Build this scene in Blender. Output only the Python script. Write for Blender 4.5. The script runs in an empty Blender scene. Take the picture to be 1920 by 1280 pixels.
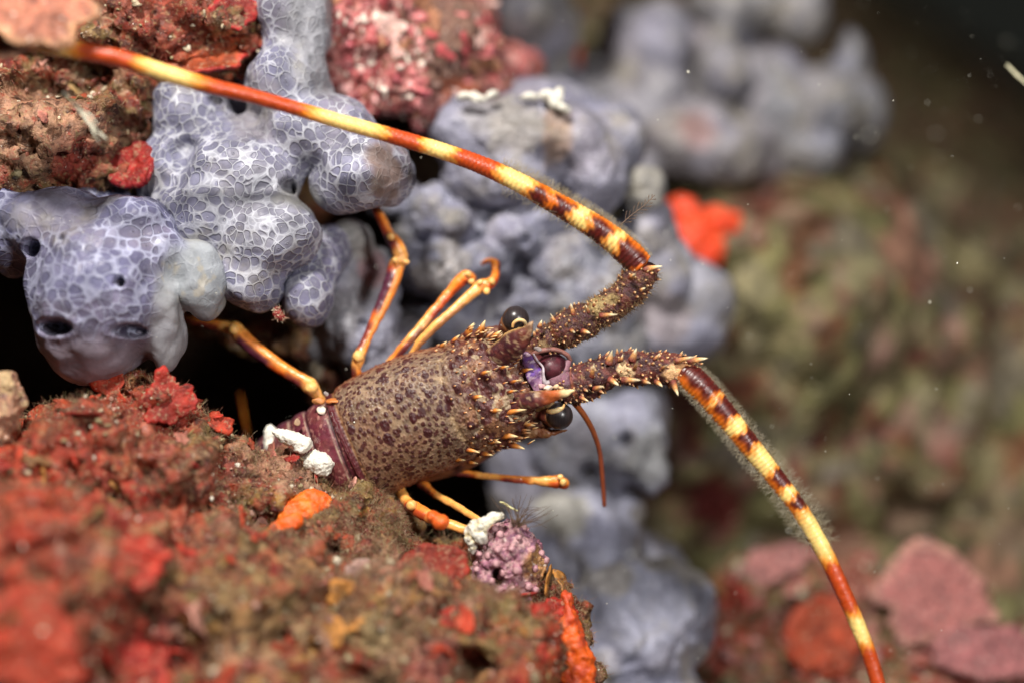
import bpy, math, random
import numpy as np
from mathutils import Vector, Matrix, Euler

random.seed(5)
rng = np.random.default_rng(11)
SC = bpy.context.scene
COL = SC.collection
# One Blender unit is one centimetre: this is a close-up a third of a metre from the lens.
SC.unit_settings.system = 'METRIC'
SC.unit_settings.scale_length = 0.01

# ------------------------------------------------------------------ camera
cam_d = bpy.data.cameras.new('camera')
cam = bpy.data.objects.new('camera', cam_d)
COL.objects.link(cam)
cam.location = (0, 0, 0)
cam.rotation_euler = (math.radians(90), 0, 0)
cam_d.lens = 50
cam_d.sensor_width = 36
cam_d.clip_start = 0.5
cam_d.clip_end = 2000
cam_d.dof.use_dof = True
cam_d.dof.focus_distance = 32.9
cam_d.dof.aperture_fstop = 0.0290      # a 1.7 cm wide aperture in this centimetre scene
SC.camera = cam

# ------------------------------------------------------------------ world: dark night-dive water
world = bpy.data.worlds.new('World')
SC.world = world
world.use_nodes = True
bg = world.node_tree.nodes['Background']
bg.inputs[0].default_value = (0.95, 1.0, 0.86, 1)
bg.inputs[1].default_value = 0.013

# ------------------------------------------------------------------ the photographer's strobes
def strobe(name, loc, aim, power, size, colr):
    l = bpy.data.lights.new(name, 'AREA')
    l.shape = 'DISK'
    l.size = size
    l.energy = power
    l.color = colr
    o = bpy.data.objects.new(name, l)
    COL.objects.link(o)
    o.location = loc
    d = Vector(aim) - Vector(loc)
    o.rotation_euler = d.to_track_quat('-Z', 'Y').to_euler()
    return o
strobe('strobe_key', (-9, 7, 30), (1, 36, 0), 28000, 5.5, (1.0, 0.945, 0.875))
strobe('strobe_fill', (17, 1, 8), (6, 40, -2), 10000, 6.0, (1.0, 0.965, 0.93))

SC.view_settings.view_transform = 'Standard'
SC.view_settings.look = 'None'
SC.view_settings.exposure = 0.0
SC.view_settings.gamma = 1.0
SC.cycles.use_denoising = True
SC.cycles.max_bounces = 5
SC.cycles.diffuse_bounces = 2
SC.cycles.sample_clamp_indirect = 4.0

K = 0.72 / 1920.0
def W(px, py, Y):
    """the world point that stands Y cm away on the sight line through photo pixel (px, py)"""
    return np.array([(px - 960) * K * Y, Y, (640 - py) * K * Y])

# ------------------------------------------------------------------ numpy noise
def _hash(i, j, k, s):
    h = (i.astype(np.int64) * 374761393 + j.astype(np.int64) * 668265263 + k.astype(np.int64) * 2147483647 + s * 974634777) & 0xffffffff
    h = ((h ^ (h >> 13)) * 1274126177) & 0xffffffff
    h = ((h ^ (h >> 16)) * 2246822519) & 0xffffffff
    return ((h ^ (h >> 15)) & 0xffffff) / float(0xffffff)
def vnoise(p, s=0):
    f = np.floor(p); t = p - f
    t = t * t * t * (t * (t * 6 - 15) + 10)
    i = f.astype(np.int64)
    r = 0
    for dx in (0, 1):
        wx = t[:, 0] if dx else 1 - t[:, 0]
        for dy in (0, 1):
            wy = t[:, 1] if dy else 1 - t[:, 1]
            for dz in (0, 1):
                wz = t[:, 2] if dz else 1 - t[:, 2]
                r = r + wx * wy * wz * _hash(i[:, 0] + dx, i[:, 1] + dy, i[:, 2] + dz, s)
    return r * 2 - 1
def fbm(p, sc, oct=4, s=0, gain=0.5):
    a, r, tot = 1.0, 0, 0
    q = p * sc
    for o in range(oct):
        r = r + a * vnoise(q + o * 17.3, s + o * 7)
        tot += a
        a *= gain
        q = q * 2.03
    return r / tot
def worley(p, s=0, dim=3):
    f = np.floor(p).astype(np.int64)
    b1 = np.full(len(p), 9.0); b2 = np.full(len(p), 9.0); idv = np.zeros(len(p))
    rz = (-1, 0, 1) if dim == 3 else (0,)
    for dx in (-1, 0, 1):
        for dy in (-1, 0, 1):
            for dz in rz:
                i = f[:, 0] + dx; j = f[:, 1] + dy; k = f[:, 2] + dz
                c = np.stack([i + _hash(i, j, k, s), j + _hash(i, j, k, s + 1),
                              (k + _hash(i, j, k, s + 2)) if dim == 3 else p[:, 2]], 1)
                d = np.sqrt(((p - c) ** 2).sum(1))
                near = d < b1
                b2 = np.where(near, b1, np.minimum(b2, d))
                idv = np.where(near, _hash(i, j, k, s + 3), idv)
                b1 = np.where(near, d, b1)
    return b1, b2, idv
def sstep(a, b, x):
    t = np.clip((x - a) / (b - a), 0, 1)
    return t * t * (3 - 2 * t)
def mixc(c, d, m):
    d = np.asarray(d, float)
    return c * (1 - m[:, None]) + d * m[:, None]
def rgb(n, c):
    return np.tile(np.asarray(c, float), (n, 1))

# ------------------------------------------------------------------ mesh plumbing
def set_mesh(me, v, quads=None, tris=None, cols=None, smooth=True):
    nq = 0 if quads is None else len(quads)
    nt = 0 if tris is None else len(tris)
    me.vertices.add(len(v))
    me.vertices.foreach_set('co', np.ascontiguousarray(v, dtype=np.float32).ravel())
    me.loops.add(nq * 4 + nt * 3)
    idx = np.concatenate([np.asarray(quads).ravel() if nq else np.zeros(0, int), np.asarray(tris).ravel() if nt else np.zeros(0, int)])
    me.loops.foreach_set('vertex_index', idx.astype(np.int32))
    me.polygons.add(nq + nt)
    st = np.concatenate([np.arange(nq) * 4, nq * 4 + np.arange(nt) * 3])
    me.polygons.foreach_set('loop_start', st.astype(np.int32))
    me.update(calc_edges=True)
    me.validate()
    if smooth:
        me.polygons.foreach_set('use_smooth', np.ones(len(me.polygons), dtype=bool))
    if cols is not None and len(me.vertices) == len(v):
        a = me.attributes.new('Col', 'FLOAT_COLOR', 'POINT')
        c4 = np.concatenate([np.clip(cols, 0, 1), np.ones((len(cols), 1))], 1)
        a.data.foreach_set('color', c4.astype(np.float32).ravel())
    return me
class Geo:
    """collects verts / quads / tris / colours for ONE mesh object"""
    def __init__(s):
        s.v, s.q, s.t, s.c, s.n = [], [], [], [], 0
    def add(s, v, q=None, t=None, c=(0.5, 0.5, 0.5)):
        v = np.asarray(v, float)
        c = np.asarray(c, float)
        if c.ndim == 1:
            c = rgb(len(v), c)
        s.v.append(v); s.c.append(c)
        if q is not None and len(q): s.q.append(np.asarray(q) + s.n)
        if t is not None and len(t): s.t.append(np.asarray(t) + s.n)
        s.n += len(v)
    def arrays(s):
        return (np.concatenate(s.v), np.concatenate(s.q) if s.q else None, np.concatenate(s.t) if s.t else None, np.concatenate(s.c))
def obj(name, geo, mat, parent=None, smooth=True, origin=None):
    v, q, t, c = geo.arrays() if isinstance(geo, Geo) else geo
    if parent is not None:
        org = WLOC[parent.name]
    else:
        org = v.mean(0) if origin is None else np.asarray(origin, float)
    me = bpy.data.meshes.new(name)
    set_mesh(me, v - org, q, t, c, smooth)
    me.materials.append(mat)
    o = bpy.data.objects.new(name, me)
    COL.objects.link(o)
    if parent is not None:
        o.parent = parent
    else:
        o.location = Vector(org)
    WLOC[o.name] = org
    return o
WLOC = {}
def tag(o, label=None, cat=None, group=None, kind=None):
    if label: o['label'] = label
    if cat: o['category'] = cat
    if group: o['group'] = group
    if kind: o['kind'] = kind
    return o
def thing(name, loc, label, cat, group=None):
    o = bpy.data.objects.new(name, None)
    o.empty_display_size = 0.3
    COL.objects.link(o)
    o.location = Vector(loc)
    WLOC[o.name] = np.asarray(loc, float)
    return tag(o, label, cat, group)

_ico = {}
def ico(sub):
    if sub not in _ico:
        import bmesh
        bm = bmesh.new()
        bmesh.ops.create_icosphere(bm, subdivisions=sub, radius=1)
        _ico[sub] = (np.array([x.co[:] for x in bm.verts]), np.array([[l.index for l in f.verts] for f in bm.faces]))
        bm.free()
    return _ico[sub]
def ellipsoid(c, ax, sub=4):
    """c centre, ax 3 rows = axis vectors with their radii"""
    v, t = ico(sub)
    return v @ np.asarray(ax, float) + c, t
def normals_of(v, q, t=None):
    n = np.zeros_like(v)
    for f in (q, t):
        if f is None or len(f) == 0: continue
        e = np.cross(v[f[:, 2]] - v[f[:, 0]], v[f[:, -1]] - v[f[:, 1]]) if f.shape[1] == 4 else np.cross(v[f[:, 1]] - v[f[:, 0]], v[f[:, 2]] - v[f[:, 0]])
        for k in range(f.shape[1]):
            for a in range(3):
                n[:, a] += np.bincount(f[:, k], e[:, a], len(v))
    return n / (np.linalg.norm(n, axis=1)[:, None] + 1e-12)
def mass(blobs, voxel, smooth):
    """one closed lump out of overlapping ellipsoids given as (px, py, Y, rx px, rz px, ry cm[, roll deg])"""
    V, T, n = [], [], 0
    for b in blobs:
        px, py, Y, rx, rz, ry = b[:6]
        ro = math.radians(b[6]) if len(b) > 6 else 0
        s = K * Y
        ax = np.array([[rx * s * math.cos(ro), 0, rx * s * math.sin(ro)], [0, ry, 0], [-rz * s * math.sin(ro), 0, rz * s * math.cos(ro)]])
        v, t = ellipsoid(W(px, py, Y), ax, 4)
        V.append(v); T.append(t + n); n += len(v)
    me = bpy.data.meshes.new('tmp')
    set_mesh(me, np.concatenate(V), None, np.concatenate(T))
    o = bpy.data.objects.new('tmp', me)
    COL.objects.link(o)
    m = o.modifiers.new('r', 'REMESH'); m.mode = 'VOXEL'; m.voxel_size = voxel; m.adaptivity = 0
    if smooth:
        m = o.modifiers.new('s', 'SMOOTH'); m.factor = 0.5; m.iterations = smooth
    dg = bpy.context.evaluated_depsgraph_get()
    e = o.evaluated_get(dg)
    m2 = e.to_mesh()
    v = np.empty(len(m2.vertices) * 3, np.float32); m2.vertices.foreach_get('co', v); v = v.reshape(-1, 3).astype(float)
    f = np.empty(len(m2.loops), np.int32); m2.loops.foreach_get('vertex_index', f)
    tot = np.empty(len(m2.polygons), np.int32); m2.polygons.foreach_get('loop_total', tot)
    ls = np.empty(len(m2.polygons), np.int32); m2.polygons.foreach_get('loop_start', ls)
    q = f[(ls[tot == 4][:, None] + np.arange(4))]
    t = f[(ls[tot == 3][:, None] + np.arange(3))] if (tot == 3).any() else None
    e.to_mesh_clear()
    bpy.data.objects.remove(o); bpy.data.meshes.remove(me)
    return v, q, t
def push(v, q, t, amt):
    return v + normals_of(v, q, t) * amt[:, None]
def near(v, px, py, Y, r_px, k=1.0, soft=0.25, nz=None):
    """mask of the vertices within r_px (at depth Y) of the point, its rim roughened by nz"""
    c = W(px, py, Y); r = r_px * K * Y
    d = np.sqrt((v[:, 0] - c[0]) ** 2 + (k * (v[:, 2] - c[2])) ** 2 + (0.45 * (v[:, 1] - c[1])) ** 2) / r
    if nz is not None: d = d + nz
    return 1 - sstep(1 - soft, 1 + soft, d)
def tube(path, rad, seg=16, flat=1.0, cap=True, up=(0, -1, 0), closed_tip=False, samples=None):
    """swept tube; returns verts, quads, tris, t (0..1 along), phi. path N x 3, rad N"""
    path = np.asarray(path, float); rad = np.asarray(rad, float)
    if samples:
        path, rad = resample(path, rad, samples)
    n = len(path)
    d = np.gradient(path, axis=0)
    d /= np.linalg.norm(d, axis=1)[:, None] + 1e-12
    u = np.asarray(up, float)
    fr = []
    for i in range(n):
        u = u - d[i] * (u @ d[i])
        u = u / (np.linalg.norm(u) + 1e-12)
        fr.append((u.copy(), np.cross(d[i], u)))
    ph = np.arange(seg) / seg * 2 * math.pi
    A = np.array([f[0] for f in fr]); B = np.array([f[1] for f in fr])
    v = path[:, None, :] + rad[:, None, None] * (flat * np.cos(ph)[None, :, None] * A[:, None, :] + np.sin(ph)[None, :, None] * B[:, None, :])
    v = v.reshape(-1, 3)
    i = np.arange(n - 1)[:, None] * seg; j = np.arange(seg)[None, :]; jn = (j + 1) % seg
    q = np.stack([i + j, i + jn, i + seg + jn, i + seg + j], -1).reshape(-1, 4)
    tt = np.repeat(np.arange(n) / (n - 1), seg); pp = np.tile(ph, n)
    t = None
    if cap:
        v = np.concatenate([v, path[:1] - d[:1] * rad[0] * 0.4, path[-1:] + d[-1:] * rad[-1] * 0.4])
        a = n * seg; b = a + 1
        j = np.arange(seg); jn = (j + 1) % seg
        t = np.concatenate([np.stack([np.full(seg, a), j, jn], 1), np.stack([np.full(seg, b), (n - 1) * seg + jn, (n - 1) * seg + j], 1)])[:, ::-1]
        tt = np.concatenate([tt, [0, 1]]); pp = np.concatenate([pp, [0, 0]])
    return v, q, t, tt, pp
def resample(path, rad, m):
    """Catmull-Rom through the path points"""
    path = np.asarray(path, float); rad = np.asarray(rad, float)
    P = np.concatenate([2 * path[:1] - path[1:2], path, 2 * path[-1:] - path[-2:-1]])
    L = np.concatenate([[0], np.cumsum(np.linalg.norm(np.diff(path, axis=0), axis=1))])
    s = np.linspace(0, L[-1], m)
    k = np.clip(np.searchsorted(L, s, side='right') - 1, 0, len(path) - 2)
    u = ((s - L[k]) / (L[k + 1] - L[k]))[:, None]
    p0, p1, p2, p3 = P[k], P[k + 1], P[k + 2], P[k + 3]
    out = 0.5 * (2 * p1 + (p2 - p0) * u + (2 * p0 - 5 * p1 + 4 * p2 - p3) * u ** 2 + (3 * p1 - p0 - 3 * p2 + p3) * u ** 3)
    return out, np.interp(s, L, rad)
def pxpath(pts):
    """(px, py, width px, Y) -> path, radii"""
    return np.array([W(a, b, y) for a, b, w, y in pts]), np.array([w * 0.5 * K * y for a, b, w, y in pts])

# ------------------------------------------------------------------ materials
def new_mat(name):
    m = bpy.data.materials.new(name)
    m.use_nodes = True
    nt = m.node_tree
    return m, nt, nt.nodes['Principled BSDF']
def N(nt, typ, **kw):
    n = nt.nodes.new(typ)
    for k, v in kw.items(): setattr(n, k, v)
    return n
def mixrgb(nt, a, b, fac, mode='MIX'):
    m = N(nt, 'ShaderNodeMix', data_type='RGBA', blend_type=mode)
    for sock, x in ((m.inputs[0], fac), (m.inputs[6], a), (m.inputs[7], b)):
        if hasattr(x, 'is_linked') or hasattr(x, 'links'): nt.links.new(x, sock)
        elif isinstance(x, (int, float)): sock.default_value = x
        else: sock.default_value = (*x, 1)
    return m.outputs[2]
def mth(nt, op, a, b=None, c=None):
    m = N(nt, 'ShaderNodeMath', operation=op)
    for i, x in enumerate((a, b, c)):
        if x is None: continue
        if hasattr(x, 'links'): nt.links.new(x, m.inputs[i])
        else: m.inputs[i].default_value = x
    return m.outputs[0]
def ramp(nt, x, a, b, lo=0.0, hi=1.0):
    m = N(nt, 'ShaderNodeMapRange', interpolation_type='SMOOTHSTEP')
    nt.links.new(x, m.inputs[0])
    m.inputs[1].default_value = a; m.inputs[2].default_value = b; m.inputs[3].default_value = lo; m.inputs[4].default_value = hi
    return m.outputs[0]
def noise_n(nt, co, sc, det=4, rough=0.55, off=0):
    n = N(nt, 'ShaderNodeTexNoise')
    n.inputs['Scale'].default_value = sc; n.inputs['Detail'].default_value = det; n.inputs['Roughness'].default_value = rough
    if off:
        m = N(nt, 'ShaderNodeVectorMath', operation='ADD'); nt.links.new(co, m.inputs[0]); m.inputs[1].default_value = (off, off * 1.7, -off)
        co = m.outputs[0]
    nt.links.new(co, n.inputs['Vector'])
    return n.outputs[0]
def organic(name, rough=0.55, bumps=((9, 0.05), (30, 0.02)), var=(2.5, 0.6, 1.35), specks=(), sss=0.0, sss_col=(0.8, 0.4, 0.3), spec=0.5, coat=0.0, rvar=0.15):
    """painted colour attribute, broken up by noise; specks = (colour, scale, threshold, softness, strength, offset)"""
    m, nt, p = new_mat(name)
    tc = N(nt, 'ShaderNodeTexCoord').outputs['Object']
    at = N(nt, 'ShaderNodeAttribute', attribute_name='Col')
    c = at.outputs['Color']
    f = ramp(nt, noise_n(nt, tc, var[0], 6, 0.65), 0.28, 0.72, var[1], var[2])
    vm = N(nt, 'ShaderNodeVectorMath', operation='SCALE')
    nt.links.new(c, vm.inputs[0]); nt.links.new(f, vm.inputs['Scale'])
    c = vm.outputs[0]
    for i, (sc_col, sc, th, so, st, off) in enumerate(specks):
        k = mth(nt, 'MULTIPLY', ramp(nt, noise_n(nt, tc, sc, 3, 0.6, off), th - so, th + so), st)
        c = mixrgb(nt, c, sc_col, k)
    nt.links.new(c, p.inputs['Base Color'])
    h = None
    for sc, st in bumps:
        x = mth(nt, 'MULTIPLY', noise_n(nt, tc, sc, 5, 0.6, sc), st)
        h = x if h is None else mth(nt, 'ADD', h, x)
    if h is not None:
        b = N(nt, 'ShaderNodeBump'); b.inputs['Distance'].default_value = 1.0; b.inputs['Strength'].default_value = 1.0
        nt.links.new(h, b.inputs['Height']); nt.links.new(b.outputs[0], p.inputs['Normal'])
    nt.links.new(ramp(nt, noise_n(nt, tc, 6, 3, 0.6, 3), 0.3, 0.7, rough - rvar, rough + rvar), p.inputs['Roughness'])
    p.inputs['Specular IOR Level'].default_value = spec
    if sss:
        p.inputs['Subsurface Weight'].default_value = sss
        p.inputs['Subsurface Radius'].default_value = sss_col
        p.inputs['Subsurface Scale'].default_value = 0.12
    if coat:
        p.inputs['Coat Weight'].default_value = coat; p.inputs['Coat Roughness'].default_value = 0.25
    return m
def sponge_mat(name, cell=4.0, depth=0.022, ridge=(0.40, 0.41, 0.46), inner=(0.13, 0.13, 0.215), dots=True, sss=0.3, contrast=1.0):
    """blue-grey sponge: a raised pale net round darker cells, each with a dot of a pore; the Col attribute tints it, its red channel
    pattern is carried by the attribute Net (1 = net shows)"""
    m, nt, p = new_mat(name)
    tc = N(nt, 'ShaderNodeTexCoord').outputs['Object']
    wn = N(nt, 'ShaderNodeTexNoise'); wn.inputs['Scale'].default_value = 0.9; wn.inputs['Detail'].default_value = 2
    nt.links.new(tc, wn.inputs['Vector'])
    a = N(nt, 'ShaderNodeVectorMath', operation='SUBTRACT'); nt.links.new(wn.outputs['Color'], a.inputs[0]); a.inputs[1].default_value = (0.5, 0.5, 0.5)
    b = N(nt, 'ShaderNodeVectorMath', operation='SCALE'); nt.links.new(a.outputs[0], b.inputs[0]); b.inputs['Scale'].default_value = 0.6
    wn2 = N(nt, 'ShaderNodeTexNoise'); wn2.inputs['Scale'].default_value = 3.5; wn2.inputs['Detail'].default_value = 1
    nt.links.new(tc, wn2.inputs['Vector'])
    a2 = N(nt, 'ShaderNodeVectorMath', operation='SCALE'); nt.links.new(wn2.outputs['Color'], a2.inputs[0]); a2.inputs['Scale'].default_value = 0.10
    d0 = N(nt, 'ShaderNodeVectorMath', operation='ADD'); nt.links.new(tc, d0.inputs[0]); nt.links.new(b.outputs[0], d0.inputs[1])
    d = N(nt, 'ShaderNodeVectorMath', operation='ADD'); nt.links.new(d0.outputs[0], d.inputs[0]); nt.links.new(a2.outputs[0], d.inputs[1])
    ve = N(nt, 'ShaderNodeTexVoronoi', feature='DISTANCE_TO_EDGE'); ve.inputs['Scale'].default_value = cell; ve.inputs['Randomness'].default_value = 0.9
    vf = N(nt, 'ShaderNodeTexVoronoi', feature='F1'); vf.inputs['Scale'].default_value = cell; vf.inputs['Randomness'].default_value = 0.9
    nt.links.new(d.outputs[0], ve.inputs['Vector']); nt.links.new(d.outputs[0], vf.inputs['Vector'])
    wob = noise_n(nt, tc, 1.3, 3, 0.5, 9)
    width = ramp(nt, wob, 0.3, 0.7, 0.085, 0.13)
    ro = mth(nt, 'MULTIPLY', mth(nt, 'SUBTRACT', 0.66, vf.outputs['Distance']), 0.9)
    ro = mth(nt, 'MAXIMUM', ro, 0.03)
    e = mth(nt, 'DIVIDE', mth(nt, 'SMOOTH_MIN', ve.outputs['Distance'], ro, 0.10), width)
    net = ramp(nt, e, 0.15, 1.0, 1.0, 0.0)
    line = ramp(nt, e, 0.0, 0.42, 1.0, 0.0)
    an = N(nt, 'ShaderNodeAttribute', attribute_name='Net')
    at = N(nt, 'ShaderNodeAttribute', attribute_name='Col')
    show = mth(nt, 'MULTIPLY', an.outputs['Fac'], ramp(nt, noise_n(nt, tc, 0.8, 3, 0.5, 5), 0.30, 0.42, 0.75 * contrast, contrast))
    # inner colour: tint x cell variation; rim paler
    vcol = N(nt, 'ShaderNodeSeparateColor'); nt.links.new(vf.outputs['Color'], vcol.inputs[0])
    cellv = ramp(nt, vcol.outputs[0], 0, 1, 0.72, 1.2)
    im = N(nt, 'ShaderNodeVectorMath', operation='SCALE'); nt.links.new(at.outputs['Color'], im.inputs[0]); nt.links.new(cellv, im.inputs['Scale'])
    base = mixrgb(nt, im.outputs[0], inner, 0.35)
    base = mixrgb(nt, base, ridge, mth(nt, 'MULTIPLY', show, mth(nt, 'MULTIPLY', net, 0.42)))
    base = mixrgb(nt, base, tuple(min(1, x * 1.35) for x in ridge), mth(nt, 'MULTIPLY', show, mth(nt, 'MULTIPLY', line, 0.7)))
    plain = mixrgb(nt, at.outputs['Color'], ridge, 0.28)
    base = mixrgb(nt, plain, base, show)
    hd = mth(nt, 'MULTIPLY', net, show)
    if dots:
        dot = ramp(nt, vf.outputs['Distance'], 0.05, 0.11, 1.0, 0.0)
        dot = mth(nt, 'MULTIPLY', dot, ramp(nt, vcol.outputs[1], 0.45, 0.5))
        dot = mth(nt, 'MULTIPLY', dot, show)
        base = mixrgb(nt, base, (0.07, 0.065, 0.09), mth(nt, 'MULTIPLY', dot, 0.75))
        ring = ramp(nt, mth(nt, 'ABSOLUTE', mth(nt, 'SUBTRACT', vf.outputs['Distance'], 0.14)), 0.0, 0.05, 1.0, 0.0)
        ring = mth(nt, 'MULTIPLY', mth(nt, 'MULTIPLY', ring, ramp(nt, vcol.outputs[1], 0.45, 0.5)), show)
        base = mixrgb(nt, base, ridge, mth(nt, 'MULTIPLY', ring, 0.25))
        hd = mth(nt, 'ADD', hd, mth(nt, 'MULTIPLY', ring, 0.5))
    # silt specks and cloudy changes of tone
    cl = ramp(nt, noise_n(nt, tc, 1.3, 5, 0.6, 2), 0.3, 0.72, 0.72, 1.22)
    vm = N(nt, 'ShaderNodeVectorMath', operation='SCALE'); nt.links.new(base, vm.inputs[0]); nt.links.new(cl, vm.inputs['Scale'])
    base = mixrgb(nt, vm.outputs[0], (0.30, 0.27, 0.19), mth(nt, 'MULTIPLY', ramp(nt, noise_n(nt, tc, 0.7, 5, 0.6, 21), 0.52, 0.72), 0.45))
    base = mixrgb(nt, base, (0.72, 0.70, 0.62), mth(nt, 'MULTIPLY', ramp(nt, noise_n(nt, tc, 16, 2, 0.5, 31), 0.72, 0.76), 0.5))
    nt.links.new(base, p.inputs['Base Color'])
    h = mth(nt, 'MULTIPLY', hd, depth)
    h = mth(nt, 'ADD', h, mth(nt, 'MULTIPLY', noise_n(nt, tc, 3, 3, 0.45, 4), 0.035))
    h = mth(nt, 'ADD', h, mth(nt, 'MULTIPLY', noise_n(nt, tc, 22, 3, 0.55, 8), 0.004))
    bp = N(nt, 'ShaderNodeBump'); bp.inputs['Distance'].default_value = 1.0
    nt.links.new(h, bp.inputs['Height']); nt.links.new(bp.outputs[0], p.inputs['Normal'])
    nt.links.new(ramp(nt, noise_n(nt, tc, 5, 3, 0.5, 6), 0.3, 0.7, 0.34, 0.62), p.inputs['Roughness'])
    p.inputs['Specular IOR Level'].default_value = 0.32
    p.inputs['Subsurface Weight'].default_value = sss
    p.inputs['Subsurface Radius'].default_value = (0.9, 0.8, 0.9)
    p.inputs['Subsurface Scale'].default_value = 0.2
    return m

M = {}
SILT = (0.42, 0.36, 0.22)
M['rock'] = organic('encrusted_rock', 0.45, ((3.5, 0.16), (11, 0.05), (34, 0.014)), (2.4, 0.38, 1.6),
    (((0.045, 0.014, 0.009), 3.2, 0.58, 0.06, 0.8, 1), ((0.38, 0.26, 0.13), 7.5, 0.61, 0.04, 0.6, 7), ((0.36, 0.05, 0.028), 5, 0.62, 0.05, 0.6, 12),
     ((0.85, 0.78, 0.66), 15, 0.70, 0.02, 0.9, 17)), sss=0.05, spec=0.4)
M['reef'] = organic('reef_wall', 0.7, ((0.8, 0.6), (2.4, 0.3), (9, 0.06)), (1.3, 0.45, 1.5), (((0.02, 0.014, 0.012), 1.3, 0.64, 0.06, 0.8, 3), ((0.5, 0.42, 0.28), 2.6, 0.68, 0.04, 0.6, 8)), spec=0.3)
M['algae'] = organic('red_algae', 0.5, ((4, 0.10), (14, 0.035), (40, 0.012)), (3.2, 0.5, 1.4), (((0.05, 0.012, 0.010), 3.5, 0.62, 0.06, 0.7, 1), ((0.36, 0.22, 0.13), 8, 0.60, 0.04, 0.6, 5), ((0.8, 0.7, 0.6), 17, 0.72, 0.02, 0.8, 11)), sss=0.08, spec=0.35)
M['coralline'] = organic('coralline_crust', 0.5, ((4, 0.16), (12, 0.07), (35, 0.02)), (4, 0.55, 1.4), (((0.10, 0.025, 0.035), 5, 0.60, 0.05, 0.7, 1), ((0.8, 0.68, 0.6), 8, 0.66, 0.03, 0.8, 7)), sss=0.15, spec=0.7)
M['soft'] = organic('smooth_sponge', 0.4, ((6, 0.05), (25, 0.012)), (4, 0.8, 1.15), (((0.9, 0.55, 0.3), 14, 0.66, 0.03, 0.35, 5),), sss=0.3, sss_col=(1, 0.4, 0.2), spec=0.5)
M['white'] = organic('bleached_shell', 0.45, ((8, 0.06), (25, 0.02)), (5, 0.75, 1.1), (((0.55, 0.42, 0.22), 7, 0.66, 0.04, 0.7, 5),), spec=0.5)
M['shell'] = organic('lobster_shell', 0.5, ((18, 0.008), (60, 0.003)), (7, 0.70, 1.25), (((0.62, 0.48, 0.30), 26, 0.70, 0.02, 0.5, 3),), sss=0.06, spec=0.45)
M['limb'] = organic('lobster_limb', 0.38, ((14, 0.008), (50, 0.003)), (6, 0.82, 1.18), (), sss=0.25, sss_col=(1, 0.45, 0.15), spec=0.5, coat=0.2)
M['pedun'] = organic('antenna_base', 0.5, ((14, 0.04), (40, 0.015)), (8, 0.6, 1.35), (((0.40, 0.27, 0.10), 12, 0.66, 0.03, 0.55, 4),), sss=0.05, spec=0.6)
M['turf'] = organic('turf', 0.6, (), (4, 0.7, 1.3), (), spec=0.4)
M['grit'] = organic('grit', 0.4, ((30, 0.02),), (8, 0.7, 1.25), (), spec=0.7)
M['sponge'] = sponge_mat('net_sponge')
M['sponge_big'] = sponge_mat('net_sponge_wide_cells', cell=3.5, depth=0.02, inner=(0.10, 0.10, 0.20), ridge=(0.31, 0.32, 0.43))
M['sponge_far'] = sponge_mat('net_sponge_soft', cell=4.2, depth=0.07, contrast=0.75, dots=True, sss=0.12)
def simple(name, c, rough, spec=0.5, alpha=None, trans=0.0):
    m, nt, p = new_mat(name)
    p.inputs['Base Color'].default_value = (*c, 1); p.inputs['Roughness'].default_value = rough
    p.inputs['Specular IOR Level'].default_value = spec
    if trans: p.inputs['Transmission Weight'].default_value = trans
    return m
def fine(name, c1, c2, sc, rough, spec=0.5, bump=0.0, coat=0.0):
    m, nt, p = new_mat(name)
    tc = N(nt, 'ShaderNodeTexCoord').outputs['Object']
    nt.links.new(mixrgb(nt, c1, c2, ramp(nt, noise_n(nt, tc, sc, 4), 0.35, 0.65)), p.inputs['Base Color'])
    p.inputs['Roughness'].default_value = rough; p.inputs['Specular IOR Level'].default_value = spec
    if bump:
        b = N(nt, 'ShaderNodeBump'); b.inputs['Distance'].default_value = bump
        nt.links.new(noise_n(nt, tc, sc * 3, 3), b.inputs['Height']); nt.links.new(b.outputs[0], p.inputs['Normal'])
    if coat: p.inputs['Coat Weight'].default_value = coat; p.inputs['Coat Roughness'].default_value = 0.08
    return m
M['seta'] = fine('translucent_hair', (0.40, 0.34, 0.22), (0.55, 0.50, 0.38), 5, 0.4)
M['seta'].node_tree.nodes['Principled BSDF'].inputs['Alpha'].default_value = 0.6
M['darkhair'] = fine('dark_hydroid', (0.09, 0.05, 0.03), (0.15, 0.09, 0.05), 5, 0.6)
M['mote'] = fine('silt_mote', (0.7, 0.68, 0.55), (0.9, 0.9, 0.8), 9, 0.3)

# ------------------------------------------------------------------ scatter helpers
def sample(v, q, n, keep=None, seed=1):
    r = np.random.default_rng(seed)
    a, b, c, d = v[q[:, 0]], v[q[:, 1]], v[q[:, 2]], v[q[:, 3]]
    nn = np.cross(c - a, d - b)
    ar = np.linalg.norm(nn, axis=1)
    nn = nn / (ar[:, None] + 1e-12)
    ce = (a + b + c + d) / 4
    vis = ((ce * nn).sum(1) < 0.15 * np.linalg.norm(ce, axis=1))     # sides that could be seen from about here
    w = ar * vis
    if keep is not None: w = w * np.clip(keep(ce, nn), 0, None)
    if w.sum() <= 0: return np.zeros((0, 3)), np.zeros((0, 3))
    k = r.choice(len(q), n, p=w / w.sum())
    u, s = r.random((n, 1)), r.random((n, 1))
    p = (a[k] * (1 - u) + b[k] * u) * (1 - s) + (d[k] * (1 - u) + c[k] * u) * s
    return p, nn[k]
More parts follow.
